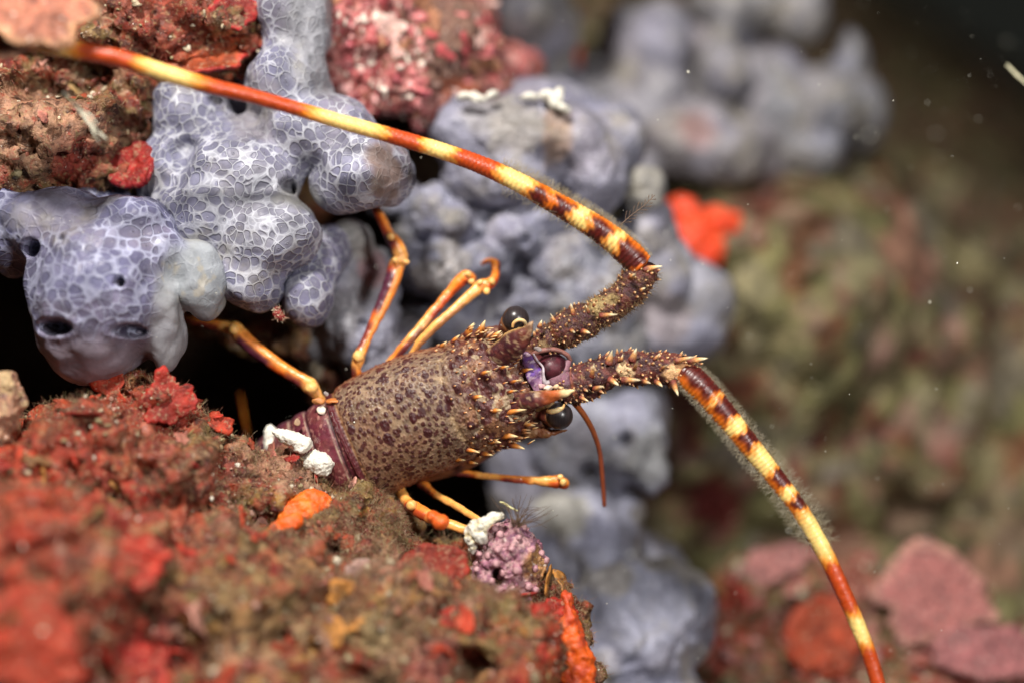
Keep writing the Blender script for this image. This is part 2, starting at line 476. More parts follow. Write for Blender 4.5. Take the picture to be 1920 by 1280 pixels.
def strands(g, P, Nn, length, rad, curl=0.5, seg=5, cols=((0.4, 0.3, 0.2),), seed=2, droop=0.0, sides=3):
    r = np.random.default_rng(seed)
    n = len(P)
    if n == 0: return
    L = length * r.uniform(0.45, 1.25, (n, 1))
    d = Nn + r.normal(0, 0.45, (n, 3)); d /= np.linalg.norm(d, axis=1)[:, None]
    cv = r.normal(0, curl, (n, 3))
    pts = [P - d * 0.02]
    for k in range(seg):
        d = d + cv / seg + r.normal(0, 0.12, (n, 3)); d[:, 2] -= droop / seg
        d /= np.linalg.norm(d, axis=1)[:, None]
        pts.append(pts[-1] + d * L / seg)
    pts = np.stack(pts, 1)                                            # n, seg+1, 3
    t = pts[:, 1:] - pts[:, :-1]; t = np.concatenate([t, t[:, -1:]], 1)
    a = np.cross(t, np.array([0.31, 0.2, 0.93])); a /= np.linalg.norm(a, axis=2)[:, :, None] + 1e-9
    b = np.cross(t, a); b /= np.linalg.norm(b, axis=2)[:, :, None] + 1e-9
    ph = np.arange(sides) / sides * 2 * math.pi
    rr = rad * r.uniform(0.7, 1.3, (n, 1)) * np.linspace(1, 0.35, seg + 1)[None, :]
    V = pts[:, :, None, :] + rr[:, :, None, None] * (np.cos(ph)[None, None, :, None] * a[:, :, None, :] + np.sin(ph)[None, None, :, None] * b[:, :, None, :])
    base = (np.arange(n) * (seg + 1) * sides)[:, None, None]
    i = (np.arange(seg) * sides)[None, :, None]; j = np.arange(sides)[None, None, :]; jn = (j + 1) % sides
    q = np.stack([base + i + j, base + i + jn, base + i + sides + jn, base + i + sides + j], -1).reshape(-1, 4)
    pal = np.asarray(cols)[r.integers(0, len(cols), n)] * r.uniform(0.75, 1.25, (n, 1))
    g.add(V.reshape(-1, 3), q, None, np.repeat(pal, (seg + 1) * sides, 0))
def grains(g, P, Nn, size, cols, seed=3, lift=0.3, sub=2, squash=0.45):
    r = np.random.default_rng(seed)
    n = len(P)
    if n == 0: return
    bv, bt = ico(sub)
    s = size * 0.85 * np.exp(r.normal(0, 0.55, (n, 1, 1))) * r.uniform(squash, 1.2, (n, 1, 3))
    nz = 1 + 0.38 * np.sin(bv[None] @ r.normal(0, 3.0, (n, 3, 1)) + r.uniform(0, 6, (n, 1, 1)))
    V = bv[None] * s * nz + P[:, None, :] + Nn[:, None, :] * s.mean(2)[:, :, None] * lift
    T = bt[None] + (np.arange(n) * len(bv))[:, None, None]
    pal = np.asarray(cols)[r.integers(0, len(cols), n)] * r.uniform(0.75, 1.2, (n, 1))
    g.add(V.reshape(-1, 3), None, T.reshape(-1, 3), np.repeat(pal, len(bv), 0))

# ================================================================== THE SETTING
def build_reef():
    nx, nz = 520, 430
    X, Z = np.meshgrid(np.linspace(-75, 95, nx), np.linspace(-70, 75, nz), indexing='ij')
    x, z = X.ravel(), Z.ravel()
    y = 50 + 0.5 * np.clip(z, -40, 12)
    edge = (x - 12) * 0.55 + (z - 3) * 0.85 - 2.5
    y = y + 1.5 * np.clip(edge, 0, 200) ** 1.12
    left = sstep(8, -8, x)
    y = y * (1 - left) + (58 + 0.2 * z) * left
    y = y - 5.5 * np.exp(-((x - 10.0) / 5.5) ** 2 - ((z - 2.2) / 4.5) ** 2)  # bulge added so this stretch stands clear of the far sponges' shadow
    p = np.stack([x, y, z], 1)
    w1, w2, idc = worley(p * 0.30 + 0.6 * fbm(p, 0.3, 2)[:, None], 4)
    w3, w4, idd = worley(p * 0.75 + 0.3 * fbm(p, 0.9, 2)[:, None], 14)
    y = y - 2.6 * (0.8 - w1) * (0.4 + idc) - 0.9 * (0.7 - w3) - 2.2 * fbm(p, 0.12, 3, 5) - 0.5 * fbm(p, 1.2, 3, 9)
    v = np.stack([x, y, z], 1)
    i = np.arange(nx - 1)[:, None] * nz + np.arange(nz - 1)[None, :]
    q = np.stack([i, i + nz, i + nz + 1, i + 1], -1).reshape(-1, 4)
    pal = np.array([(0.30, 0.25, 0.12), (0.21, 0.18, 0.085), (0.29, 0.22, 0.13), (0.15, 0.022, 0.018), (0.46, 0.19, 0.165), (0.27, 0.21, 0.19), (0.10, 0.05, 0.035), (0.24, 0.21, 0.10), (0.42, 0.34, 0.22), (0.30, 0.08, 0.05), (0.40, 0.22, 0.19), (0.09, 0.045, 0.04)])
    a, b, ida = worley(v * 0.62 + 0.8 * fbm(v, 0.5, 3, 31)[:, None], 22)
    a, b, idb = worley(v * 1.5 + 0.8 * fbm(v, 1.0, 3, 33)[:, None], 42)
    c1 = pal[(ida * 11.99).astype(int)]; c2 = pal[(idb * 11.99).astype(int)]
    m = sstep(-0.1, 0.15, fbm(v, 0.5, 3, 77))
    c = c1 * (1 - m[:, None]) + c2 * m[:, None]
    c = mixc(c * np.array([0.74, 0.80, 0.72]), (0.17, 0.155, 0.065), 0.30 * sstep(-0.2, 0.1, fbm(v, 0.3, 2, 91)))
    # a few large patches the picture shows
    c = mixc(c, (0.40, 0.17, 0.02), near(v, 1430, 650, 49, 52, nz=0.3 * fbm(v, 0.5, 3, 3)))
    c = mixc(c, (0.30, 0.14, 0.02), 0.6 * near(v, 1400, 720, 49, 70, nz=0.3 * fbm(v, 0.5, 3, 3)))
    c = mixc(c, (0.34, 0.15, 0.12), near(v, 1660, 560, 51, 45, nz=0.4 * fbm(v, 0.5, 3, 4)))
    c = mixc(c, (0.36, 0.31, 0.20), near(v, 1610, 700, 49, 32, nz=0.3 * fbm(v, 0.5, 3, 5)))
    c = mixc(c, (0.09, 0.012, 0.012), near(v, 1300, 770, 48, 60, nz=0.4 * fbm(v, 0.5, 3, 6)))
    c = mixc(c, (0.10, 0.015, 0.012), near(v, 1430, 570, 50, 45, nz=0.4 * fbm(v, 0.5, 3, 7)))
    c = mixc(c, (0.11, 0.015, 0.012), near(v, 1340, 935, 46, 50, k=0.7, nz=0.4 * fbm(v, 0.5, 3, 8)))
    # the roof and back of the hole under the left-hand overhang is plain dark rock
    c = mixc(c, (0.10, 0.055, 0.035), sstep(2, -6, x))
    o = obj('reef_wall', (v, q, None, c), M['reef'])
    tag(o, 'blurred reef slope mottled olive, maroon and dusty pink', None, None, 'structure')
    return v, q
reef_v, reef_q = build_reef()

# ------------------------------------------------------------------ sponges
LILAC = (0.22, 0.22, 0.30); GREY = (0.30, 0.295, 0.325); PALE = (0.48, 0.47, 0.42)
def sponge(name, label, blobs, voxel=0.09, smooth=9, mat='sponge', base=LILAC, paint=None, holes=(), lump=(0.16, 0.9), group='blue-grey net sponges on the reef', net=None, seed=0, dim=0.74):
    v, q, t = mass(blobs, voxel, smooth)
    fine_ = 0.25 if seed < 4 else 1.0
    v = push(v, q, t, lump[0] * fbm(v, lump[1], 2, 5 + seed) + fine_ *  ( lump[0] * 0.42 * fbm(v, lump[1] * 2.6, 3, 9 + seed) - lump[0] * 0.5 * np.clip(0.12 - np.abs(fbm(v, lump[1] * 1.1, 3, 19 + seed)), 0, 1) / 0.12))
    for (hx, hy, hY, hr, dep, *sq) in holes:
        c = W(hx, hy, hY); r = hr * K * hY; kz = sq[0] if sq else 1.0
        d = np.sqrt((v[:, 0] - c[0]) ** 2 + (kz * (v[:, 2] - c[2])) ** 2 + (0.3 * (v[:, 1] - c[1])) ** 2) / r
        front = (v[:, 1] < hY + 0.9)
        v = v + (np.exp(-(d ** 4)) * dep * front)[:, None] * np.array([0, 1.0, 0]) - (0.06 * np.exp(-((d - 1.4) / 0.35) ** 2) * front)[:, None] * np.array([0, 1.0, 0])
    c = rgb(len(v), base)
    c = mixc(c, (0.33, 0.27, 0.30), 0.5 * sstep(0.0, 0.4, fbm(v, 0.5, 3, 50 + seed)))
    c = mixc(c, (0.36, 0.31, 0.22), (0.75 if seed > 4 else 0.15) * sstep(0.05, 0.3, fbm(v, 0.8, 4, 70 + seed)))
    c = mixc(c, (0.25, 0.25, 0.40), 0.5 * sstep(0.0, 0.4, fbm(v, 0.6, 3, 60 + seed)))
    nt = np.ones(len(v))
    if paint is not None:
        c, nt = paint(v, c, nt)
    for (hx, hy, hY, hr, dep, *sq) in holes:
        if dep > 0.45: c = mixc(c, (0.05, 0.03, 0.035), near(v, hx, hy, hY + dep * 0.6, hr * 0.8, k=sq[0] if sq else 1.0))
    c = c * (dim if seed < 4 else min(1, dim * 1.17))
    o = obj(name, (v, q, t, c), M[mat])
    a = o.data.attributes.new('Net', 'FLOAT', 'POINT')
    a.data.foreach_set('value', nt.astype(np.float32))
    tag(o, label, 'sponge', group)
    return v, q

def paint_A(v, c, nt):
    nz = 0.4 * fbm(v, 2.5, 3, 3)
    m = near(v, 722, 318, 34, 38, k=0.55, nz=nz)
    c = mixc(c, (0.19, 0.085, 0.025), m); nt = nt * (1 - 0.7 * m)
    m = near(v, 590, 60, 35, 60, k=0.35, nz=nz)
    nt = nt * (1 - 0.5 * m); c = mixc(c, (0.36, 0.36, 0.38), m)
    m = near(v, 500, 230, 35, 60, k=0.6, nz=nz); nt = nt * (1 - 0.4 * m); c = mixc(c, (0.30, 0.25, 0.24), 0.6 * m)
    m = near(v, 560, 370, 34, 45, k=1.6, nz=nz); nt = nt * (1 - 0.8 * m); c = mixc(c, (0.50, 0.49, 0.46), 0.8 * m)
    m = near(v, 500, 400, 33.5, 85, nz=nz); c = mixc(c, (0.42, 0.41, 0.38), 0.4 * m)
    return c, nt
vA, qA = sponge('net_sponge', 'big pale blue-grey sponge with a crisp white net, above the black hollow', [
    (548, 40, 35.3, 78, 120, 1.5), (535, 160, 35.0, 84, 85, 1.4), (600, 250, 34.7, 120, 78, 1.2), (690, 318, 34.2, 88, 76, 1.15), (738, 318, 34.5, 44, 56, 0.9),
    (645, 352, 34.3, 66, 52, 0.95), (450, 330, 34.4, 120, 80, 1.2), (400, 400, 34.2, 118, 84, 1.2), (500, 440, 33.9, 98, 88, 1.15), (470, 520, 33.9, 60, 70, 0.95, 15),
    (560, 445, 34.1, 38, 66, 0.7), (360, 215, 35.2, 80, 70, 1.1), (430, 270, 35.0, 90, 60, 1.0), (330, 330, 34.9, 70, 90, 1.1), (380, 200, 38, 200, 200, 3)],
    0.075, 34, 'sponge', (0.31, 0.31, 0.43), paint_A, ((541, 348, 33.4, 15, 0.9), (400, 180, 34.1, 14, 0.5), (345, 292, 34.0, 30, 0.35)), (0.20, 1.1), seed=1)  # last two holes stand in for shadow: both sunk, the first also painted dark
def paint_B(v, c, nt):
    nz = 0.35 * fbm(v, 2.0, 3, 3)
    low = sstep(-0.2, -1.25, v[:, 2] + 0.25 * fbm(v, 1.2, 2)) * 1.0
    # lower third is bare, brownish pink skin
    m = sstep(W(0, 610, 32)[2], W(0, 660, 32)[2], v[:, 2] + 0.12 * fbm(v, 1.5, 3, 8))
    c = mixc(c, (0.24, 0.15, 0.13), 0.75 * m); nt = nt * (1 - 0.9 * m)
    m = near(v, 378, 525, 33, 72, k=0.8, nz=nz); c = mixc(c, (0.44, 0.48, 0.46), 0.9 * m); c = mixc(c, (0.62, 0.55, 0.36), 0.7 * m * sstep(0.25, 0.4, fbm(v, 3.5, 4, 88))); nt = nt * (1 - 0.8 * m)
    m = near(v, 322, 610, 33, 42, k=0.5, nz=nz); c = mixc(c, (0.46, 0.46, 0.44), 0.8 * m); nt = nt * (1 - 0.9 * m)
    m = near(v, 110, 400, 33, 100, k=2.2, nz=nz); nt = nt * (1 - 0.6 * m)
    return c, nt
vB, qB = sponge('net_sponge', 'round violet-grey sponge head with two slots, hanging at the frame edge over red rock', [
    (195, 545, 32.8, 140, 145, 1.7), (180, 620, 32.9, 112, 98, 1.45), (110, 430, 33.3, 110, 78, 1.3), (20, 430, 33.6, 62, 90, 1.1), (-60, 420, 34, 90, 90, 1.3), (235, 430, 33.2, 100, 66, 1.2),
    (300, 480, 33.1, 62, 66, 1.0), (372, 520, 33.1, 50, 80, 0.75, 18), (385, 560, 33.2, 36, 46, 0.6), (306, 610, 33.0, 36, 88, 0.8), (150, 420, 36, 160, 90, 2.5)],
    0.075, 18, 'sponge_big', (0.21, 0.21, 0.36), paint_B, ((222, 529, 31.3, 9, 0.5), (62, 466, 32.3, 15, 0.7), (128, 455, 32.2, 13, 0.35), (104, 613, 31.6, 34, 0.55, 2.4), (240, 620, 31.6, 24, 0.5, 2.0)), (0.16, 1.3), seed=2)
sponge('net_sponge', 'small oval lilac sponge lobe hanging just below the big netted sponge', [(580, 556, 34.5, 50, 60, 0.8), (598, 500, 34.9, 40, 50, 0.8), (620, 470, 35.6, 40, 50, .8)],
    0.08, 4, 'sponge', (0.29, 0.28, 0.42), None, (), (0.08, 1.2), seed=3)
def paint_D(v, c, nt):
    m = near(v, 700, 500, 36, 30, k=0.7, nz=0.4 * fbm(v, 2, 3)); c = mixc(c, (0.42, 0.14, 0.12), 0.7 * m)
    m = near(v, 655, 450, 36, 45, nz=0.4 * fbm(v, 2, 3)); c = mixc(c, (0.42, 0.40, 0.34), 0.8 * m)
    return c, nt * 0.4
sponge('net_sponge', 'dull grey lumpy sponge behind the banded upper leg', [
    (655, 455, 36.4, 46, 46, 1.0), (640, 540, 36.6, 66, 80, 1.2), (660, 620, 36.4, 56, 70, 1.0), (712, 620, 36.6, 42, 70, 0.9), (690, 540, 37, 60, 80, 1.1), (720, 680, 37.2, 80, 70, 1.4), (750, 640, 37.6, 60, 60, 1.0), (600, 640, 37.2, 36, 50, .8)],
    0.10, 5, 'sponge_far', GREY, paint_D, ((680, 606, 35.3, 10, 0.4),), (0.14, 1.1), seed=4)
def paint_E(v, c, nt):
    nz = 0.4 * fbm(v, 1.5, 3)
    m = near(v, 1045, 255, 36.6, 30, k=0.45, nz=nz); c = mixc(c, (0.36, 0.19, 0.06), 0.85 * m)
    m = near(v, 930, 215, 36.5, 70, k=1.4, nz=nz); c = mixc(c, (0.36, 0.32, 0.26), 0.6 * m)
    return c, nt * 0.5
sponge('net_sponge', 'broad smooth grey-violet sponge dome crossed by the long antenna', [
    (950, 270, 38, 140, 78, 1.8), (870, 250, 38, 74, 66, 1.5), (960, 330, 37.8, 90, 70, 1.5), (1060, 270, 38.3, 90, 74, 1.7), (1110, 320, 38.4, 68, 80, 1.5), (1165, 270, 39.4, 50, 60, 1.4), (900, 330, 38, 80, 50, 1.4), (1140, 240, 40, 70, 60, 1.6), (1000, 240, 41, 160, 90, 3), (1000, 240, 37.9, 90, 60, 1.4)],
    0.12, 10, 'sponge_far', (0.31, 0.305, 0.41), paint_E, (), (0.2, 0.9), seed=5)
sponge('net_sponge', 'knobbly blue-grey sponge with several rounded lobes behind the two thin legs', [
    (815, 395, 37.8, 52, 52, 1.1), (850, 425, 37.6, 42, 50, 1.0), (830, 505, 37.4, 78, 56, 1.3), (775, 500, 37.8, 40, 46, 1.0), (900, 500, 37.9, 60, 50, 1.2), (965, 440, 38.0, 66, 52, 1.2), (1010, 410, 38.4, 60, 50, 1.2), (880, 440, 39.5, 120, 110, 1.6), (770, 420, 39.5, 50, 80, 1.2), (740, 380, 39, 50, 50, 1)],
    0.10, 8, 'sponge_far', (0.34, 0.345, 0.46), lambda v, c, nt: (mixc(c, (0.34, 0.30, 0.17), 0.6 * near(v, 850, 405, 37, 30, k=1.6, nz=0.5 * fbm(v, 2, 3))), nt * 0.8), ((985, 450, 36.8, 11, 0.3), (825, 500, 36.2, 9, 0.25)), (0.18, 1.3), seed=6)
sponge('net_sponge', 'wide pale grey sponge bank directly behind the dark eye and spiny antenna base', [
    (950, 560, 39.2, 130, 76, 1.5), (1050, 500, 38.8, 86, 72, 1.4), (1110, 440, 38.8, 50, 60, 1.2), (1090, 560, 39, 110, 84, 1.5), (1000, 640, 39.4, 120, 70, 1.5), (1120, 640, 39.6, 100, 70, 1.5), (860, 610, 39.0, 100, 56, 1.3), (800, 600, 39.4, 60, 56, 1.2), (1150, 500, 39.5, 60, 90, 1.2), (870, 700, 40.5, 140, 90, 1.5), (1020, 760, 40.6, 120, 90, 1.5)],
    0.11, 10, 'sponge_far', (0.38, 0.385, 0.46), None, ((1130, 470, 37.5, 20, 0.3),), (0.22, 1.2), seed=7)
def paint_G(v, c, nt):
    nz = 0.4 * fbm(v, 1.5, 3)
    m = near(v, 1200, 355, 38.5, 46, nz=nz); c = mixc(c, (0.38, 0.35, 0.25), 0.8 * m)
    m = near(v, 1240, 600, 39.5, 50, nz=nz); c = mixc(c, (0.34, 0.24, 0.20), 0.6 * m)
    return c, nt * 0.3
sponge('net_sponge', 'grey sponge shoulder beside the bright red patch, yellowish at its top', [
    (1200, 360, 39.2, 48, 44, 1.2), (1210, 440, 40, 56, 70, 1.3), (1230, 520, 40.3, 70, 80, 1.4), (1300, 560, 41, 74, 76, 1.6), (1280, 620, 41, 90, 56, 1.5), (1200, 620, 40.6, 90, 70, 1.4), (1330, 590, 41.4, 46, 56, 1.2), (1230, 680, 41, 60, 50, 1.2), (1260, 600, 45, 100, 100, 3)],
    0.13, 4, 'sponge_far', (0.29, 0.285, 0.34), paint_G, (), (0.25, 0.8), seed=8)
def paint_H(v, c, nt):
    nz = 0.4 * fbm(v, 1.5, 3)
    m = near(v, 1225, 870, 38, 50, k=0.8, nz=nz); c = mixc(c, (0.45, 0.45, 0.41), 0.7 * m)
    return c, nt * 0.35
sponge('net_sponge', 'pitted grey sponge below the lower eye, with the thin red feeler in front', [
    (1120, 830, 40, 96, 84, 1.6), (1190, 830, 39.6, 56, 80, 1.3), (1222, 880, 39.4, 34, 46, 0.9), (1060, 840, 40.4, 80, 80, 1.4), (1180, 770, 40, 60, 46, 1.2), (1085, 770, 40.3, 70, 60, 1.3), (1130, 790, 43, 120, 110, 2.5), (990, 870, 41, 90, 70, 1.2), (1090, 920, 40.6, 90, 50, 1.3), (1000, 930, 41, 90, 60, 1.3)],
    0.12, 7, 'sponge_far', (0.38, 0.385, 0.47), paint_H, ((1172, 826, 38.3, 15, 0.6), (1105, 885, 38.6, 18, 0.5)), (0.2, 1.1), seed=9)
def paint_I(v, c, nt):
    nz = 0.4 * fbm(v, 1.5, 3)
    m = near(v, 1050, 950, 38.4, 52, nz=nz); c = mixc(c, (0.48, 0.45, 0.34), 0.85 * m)
    return c, nt * 0.3
sponge('net_sponge', 'large slate-blue sponge bank beside the orange edge of the foreground rock', [
    (1050, 965, 39.4, 60, 40, 1.1), (1100, 1010, 39.2, 84, 66, 1.4), (1170, 1010, 39.6, 40, 50, 1.0), (1130, 1110, 38.8, 110, 90, 1.6), (1240, 1130, 39, 90, 84, 1.6), (1290, 1170, 39.2, 58, 76, 1.3), (1170, 1210, 38.4, 130, 110, 1.7), (1080, 1200, 38.6, 110, 110, 1.6), (1200, 1330, 38.4, 140, 90, 1.8), (1040, 1080, 39.4, 80, 110, 1.4), (1150, 1120, 42, 150, 140, 3), (1010, 1000, 39.8, 80, 70, 1.3), (1110, 950, 40, 50, 50, 1.2), (1160, 960, 40.6, 50, 50, 1.2)],
    0.12, 8, 'sponge_far', (0.34, 0.345, 0.46), paint_I, (), (0.26, 0.9), seed=10)
far = dict(voxel=0.2, smooth=4, mat='sponge_far')
sponge('net_sponge', 'blurred grey-brown sponge knob at the top edge above the white shell bits', [
    (960, 30, 43, 80, 64, 1.8), (1020, 60, 45, 60, 80, 1.8), (910, 10, 44, 60, 50, 1.5), (1040, 150, 46, 50, 50, 1.3), (960, 150, 44.5, 70, 50, 1.5)], base=(0.26, 0.24, 0.24), paint=lambda v, c, nt: (c, nt * 0), seed=11, lump=(0.3, 0.6), **far)
sponge('net_sponge', 'blurred tall grey sponge lump beside the small dark gap at the top', [
    (1170, 110, 49, 62, 96, 2.3), (1240, 90, 49, 60, 90, 2.3), (1150, 180, 48.5, 70, 60, 2), (1230, 180, 49, 60, 60, 2), (1120, 220, 48, 60, 50, 1.6), (1190, 230, 48, 70, 50, 1.8), (1080, 200, 47, 70, 60, 1.6), (1180, 320, 46.5, 70, 50, 1.5), (1110, 150, 49, 40, 60, 1.5)], base=(0.29, 0.275, 0.31), paint=lambda v, c, nt: (c, nt * 0), seed=12, lump=(0.35, 0.5), **far)
sponge('net_sponge', 'blurred pinkish grey sponge with a reddish stain above the bright red patch', [
    (1300, 170, 51, 170, 120, 2.5), (1420, 200, 51, 120, 120, 2.5), 
    (1260, 270, 48, 80, 66, 2.2), (1340, 290, 48, 86, 60, 2.2), (1300, 230, 48.6, 80, 50, 2), (1400, 260, 49, 60, 54, 2), (1440, 300, 50, 60, 50, 1.8)], base=(0.28, 0.25, 0.27),
    paint=lambda v, c, nt: (mixc(c, (0.36, 0.13, 0.10), 0.8 * near(v, 1310, 235, 46, 36, nz=0.3 * fbm(v, 1, 3))), nt * 0), seed=13, lump=(0.35, 0.5), **far)
sponge('net_sponge', 'blurred lumpy grey sponge at the very top with a darker fold', [
    (1360, 40, 49.5, 50, 64, 2), (1410, 10, 50.5, 70, 60, 2.2), (1490, 30, 50.5, 50, 60, 2.2), (1350, 130, 48.5, 60, 60, 2), (1330, 10, 49.5, 50, 50, 2)], base=(0.28, 0.265, 0.275), paint=lambda v, c, nt: (c, nt * 0), seed=14, lump=(0.35, 0.5), **far)
sponge('net_sponge', 'blurred slate sponge with one upright finger, farthest out towards the black water', [
    (1590, 110, 50.5, 32, 58, 1.5), (1540, 200, 50.5, 90, 80, 2.8), (1600, 220, 51.5, 50, 70, 2.3), (1460, 230, 49.5, 90, 70, 2.5), (1500, 290, 49.5, 80, 50, 2.2), (1440, 150, 50.5, 70, 60, 2.2)], base=(0.235, 0.235, 0.26), paint=lambda v, c, nt: (c, nt * 0), seed=15, lump=(0.35, 0.45), **far)

# ------------------------------------------------------------------ rocks
MAR = (0.16, 0.030, 0.020); RED = (0.36, 0.045, 0.022); BRN = (0.20, 0.085, 0.040); OLV = (0.20, 0.145, 0.06); PNK = (0.46, 0.20, 0.19); ORG = (0.62, 0.19, 0.04); CRM = (0.55, 0.42, 0.28)
def patchy(v, cols, sc, seed):
    a, b, i1 = worley(v * sc + 0.7 * fbm(v, sc * 1.4, 3, seed + 1)[:, None], seed)
    a, b, i2 = worley(v * sc * 2.6 + 0.7 * fbm(v, sc * 3, 3, seed + 2)[:, None], seed + 9)
    pal = np.asarray(cols); n = len(pal) - 0.01
    m = sstep(-0.12, 0.12, fbm(v, sc * 1.3, 4, seed + 5))
    return pal[(i1 * n).astype(int)] * (1 - m[:, None]) + pal[(i2 * n).astype(int)] * m[:, None]
def rough_up(v, q, t, amps, seed=0):
    for sc, a in amps:
        w, _, _ = worley(v * sc + 0.6 * fbm(v, sc * 1.5, 3, seed)[:, None], seed + 3)
        rdg = 1 - 2.2 * np.abs(fbm(v, sc * 0.9, 4, seed + 31))
        v = push(v, q, t, a * 0.45 * (0.55 - w) + a * 0.8 * fbm(v, sc * 1.3, 4, seed + 6, 0.6) + a * 0.5 * (rdg - 0.55))
    return v
v, q, t = mass([(-60, 900, 32, 200, 120, 2.5), (90, 890, 32.2, 120, 110, 2.0), (230, 850, 32.5, 110, 100, 1.8), (300, 790, 32.8, 52, 80, 1.1), (330, 900, 32.3, 90, 110, 1.8), (250, 760, 33, 40, 36, .8),
    (440, 945, 33.3, 130, 108, 1.6), (540, 935, 33.6, 90, 88, 1.2), (600, 985, 33.3, 110, 90, 1.3), (690, 1045, 33.2, 110, 92, 1.4), (800, 1105, 33.1, 110, 76, 1.3),
    (950, 1150, 33.3, 88, 78, 1.2), (1015, 1190, 33.3, 62, 88, 1.1), (1040, 1290, 33.2, 66, 110, 1.3), (60, 1110, 29.8, 270, 190, 2.6), (400, 1160, 31.0, 260, 170, 2.2), (680, 1200, 31.4, 220, 130, 2.0),
    (880, 1240, 31.0, 150, 110, 2.0), (-20, 1270, 28.4, 230, 210, 2.6), (300, 1450, 30, 600, 240, 4), (850, 1450, 31, 260, 190, 3), (200, 1150, 36, 420, 230, 4.5), (600, 1250, 37, 420, 230, 5), (200, 1400, 42, 700, 400, 8), (0, 1000, 38, 200, 140, 3)], 0.085, 3)
v = rough_up(v, q, t, ((0.7, 0.74), (1.9, 0.36), (4.6, 0.09)), 3)
# a dark pit at the foot of the rock, under the pink crust
for hx, hy, hY, hr, dep in ((880, 1262, 29.2, 42, 1.2), (130, 1290, 28, 60, .8), (250, 1170, 28.4, 40, .8), (440, 985, 30.5, 18, .4)):
    cc = W(hx, hy, hY); d = np.sqrt((v[:, 0] - cc[0]) ** 2 + (v[:, 2] - cc[2]) ** 2) / (hr * K * hY)
    v = v + (np.exp(-d ** 4) * dep * (v[:, 1] < hY + 1.8))[:, None] * np.array([0, 1.0, 0])
c = patchy(v, (BRN, OLV, (0.28, 0.09, 0.05), (0.38, 0.22, 0.07), (0.32, 0.12, 0.055), OLV, (0.30, 0.20, 0.10), MAR, (0.36, 0.20, 0.15), (0.24, 0.06, 0.035)), 0.9, 5)
nz = 0.5 * fbm(v, 1.2, 4, 5)
def pt(px, py, Y, r, k, colr, st=1.0):
    global c
    c = mixc(c, colr, st * near(v, px, py, Y, r, k=k, nz=nz))
pt(0, 1000, 30, 190, 0.8, (0.50, 0.065, 0.03), 0.85); pt(130, 1180, 29, 160, 0.9, RED, 0.8); pt(20, 1230, 28, 150, 1, (0.60, 0.11, 0.04), 0.8)
pt(290, 960, 31, 60, 0.8, (0.42, 0.04, 0.025), 0.9); pt(270, 1060, 30.5, 70, 1.2, (0.48, 0.07, 0.035), 0.9); pt(350, 1060, 30.5, 60, 1, RED, .6)
pt(260, 1230, 28.5, 90, 1, (0.42, 0.045, 0.03), 0.9); pt(320, 770, 32.3, 60, 0.8, (0.33, 0.05, 0.03), 0.8); pt(120, 960, 31, 70, 1.2, OLV, 0.7)
pt(240, 850, 31.5, 110, 1.0, (0.28, 0.05, 0.03), 0.6)
pt(480, 850, 31.5, 100, 1.6, (0.42, 0.25, 0.19), 0.6); pt(700, 1060, 31, 60, 1.2, (0.50, 0.30, 0.24), 0.6); pt(620, 1040, 31, 50, 1.2, (0.38, 0.10, 0.04), 0.8)
pt(830, 1230, 29.8, 60, 1.6, PNK, 0.9); pt(760, 1190, 30, 50, 1, PNK, 0.5); pt(660, 1120, 30, 60, 1, (0.36, 0.18, 0.05), 0.5)
pt(1050, 1150, 31, 50, 0.8, (0.42, 0.05, 0.025), 0.8); pt(970, 1160, 31, 60, 1.8, OLV, 0.8); pt(940, 1180, 30.8, 38, 1.4, ORG, 0.55); pt(990, 1250, 30.8, 70, 1.6, (0.50, 0.09, 0.035), 0.9)
pt(520, 1160, 29.5, 80, 1.3, (0.34, 0.24, 0.12), 0.6)
pt(510, 1060, 31, 50, 1.5, (0.26, 0.035, 0.025), 0.8); pt(600, 1110, 31, 60, 1.4, (0.40, 0.15, 0.045), 0.7); pt(720, 1170, 30.5, 70, 1.6, (0.36, 0.30, 0.17), 0.7)
pt(450, 1230, 29.5, 70, 1.4, (0.48, 0.28, 0.20), 0.6); pt(870, 1140, 31.5, 46, 1.5, (0.44, 0.38, 0.22), 0.7); pt(640, 1240, 29.8, 60, 1.4, (0.32, 0.045, 0.03), 0.7)
pt(400, 900, 32, 60, 1.2, (0.16, 0.035, 0.03), 0.7); pt(330, 1160, 29.6, 50, 1, (0.42, 0.24, 0.26), 0.7); pt(560, 900, 32.4, 40, 1.3, (0.46, 0.28, 0.22), 0.6); pt(180, 1060, 29.8, 46, 1, (0.12, 0.03, 0.02), 0.8)
c = c * np.where(c[:, :1] > 2.2 * c[:, 1:2], np.array([[0.88, 0.58, 0.50]]), np.array([[0.86, 0.80, 0.66]]))
rock_v, rock_q = v, q
def on(px, py, off=0.0, r=9, vv=None):
    """depth of the rock's face at a photo pixel, so that crusts and shells lie on the rock"""
    vv = rock_v if vv is None else vv
    x = vv[:, 0] / (K * vv[:, 1]) + 960; y = 640 - vv[:, 2] / (K * vv[:, 1])
    d = vv[(np.abs(x - px) < r) & (np.abs(y - py) < r), 1]
    return (float(np.percentile(d, 12)) if len(d) else 33.0) + off
tag(obj('encrusted_rock', (v, q, t, c), M['rock']), 'mottled red and brown rock overgrown with algae, filling the lower corner before the lobster', 'rock')

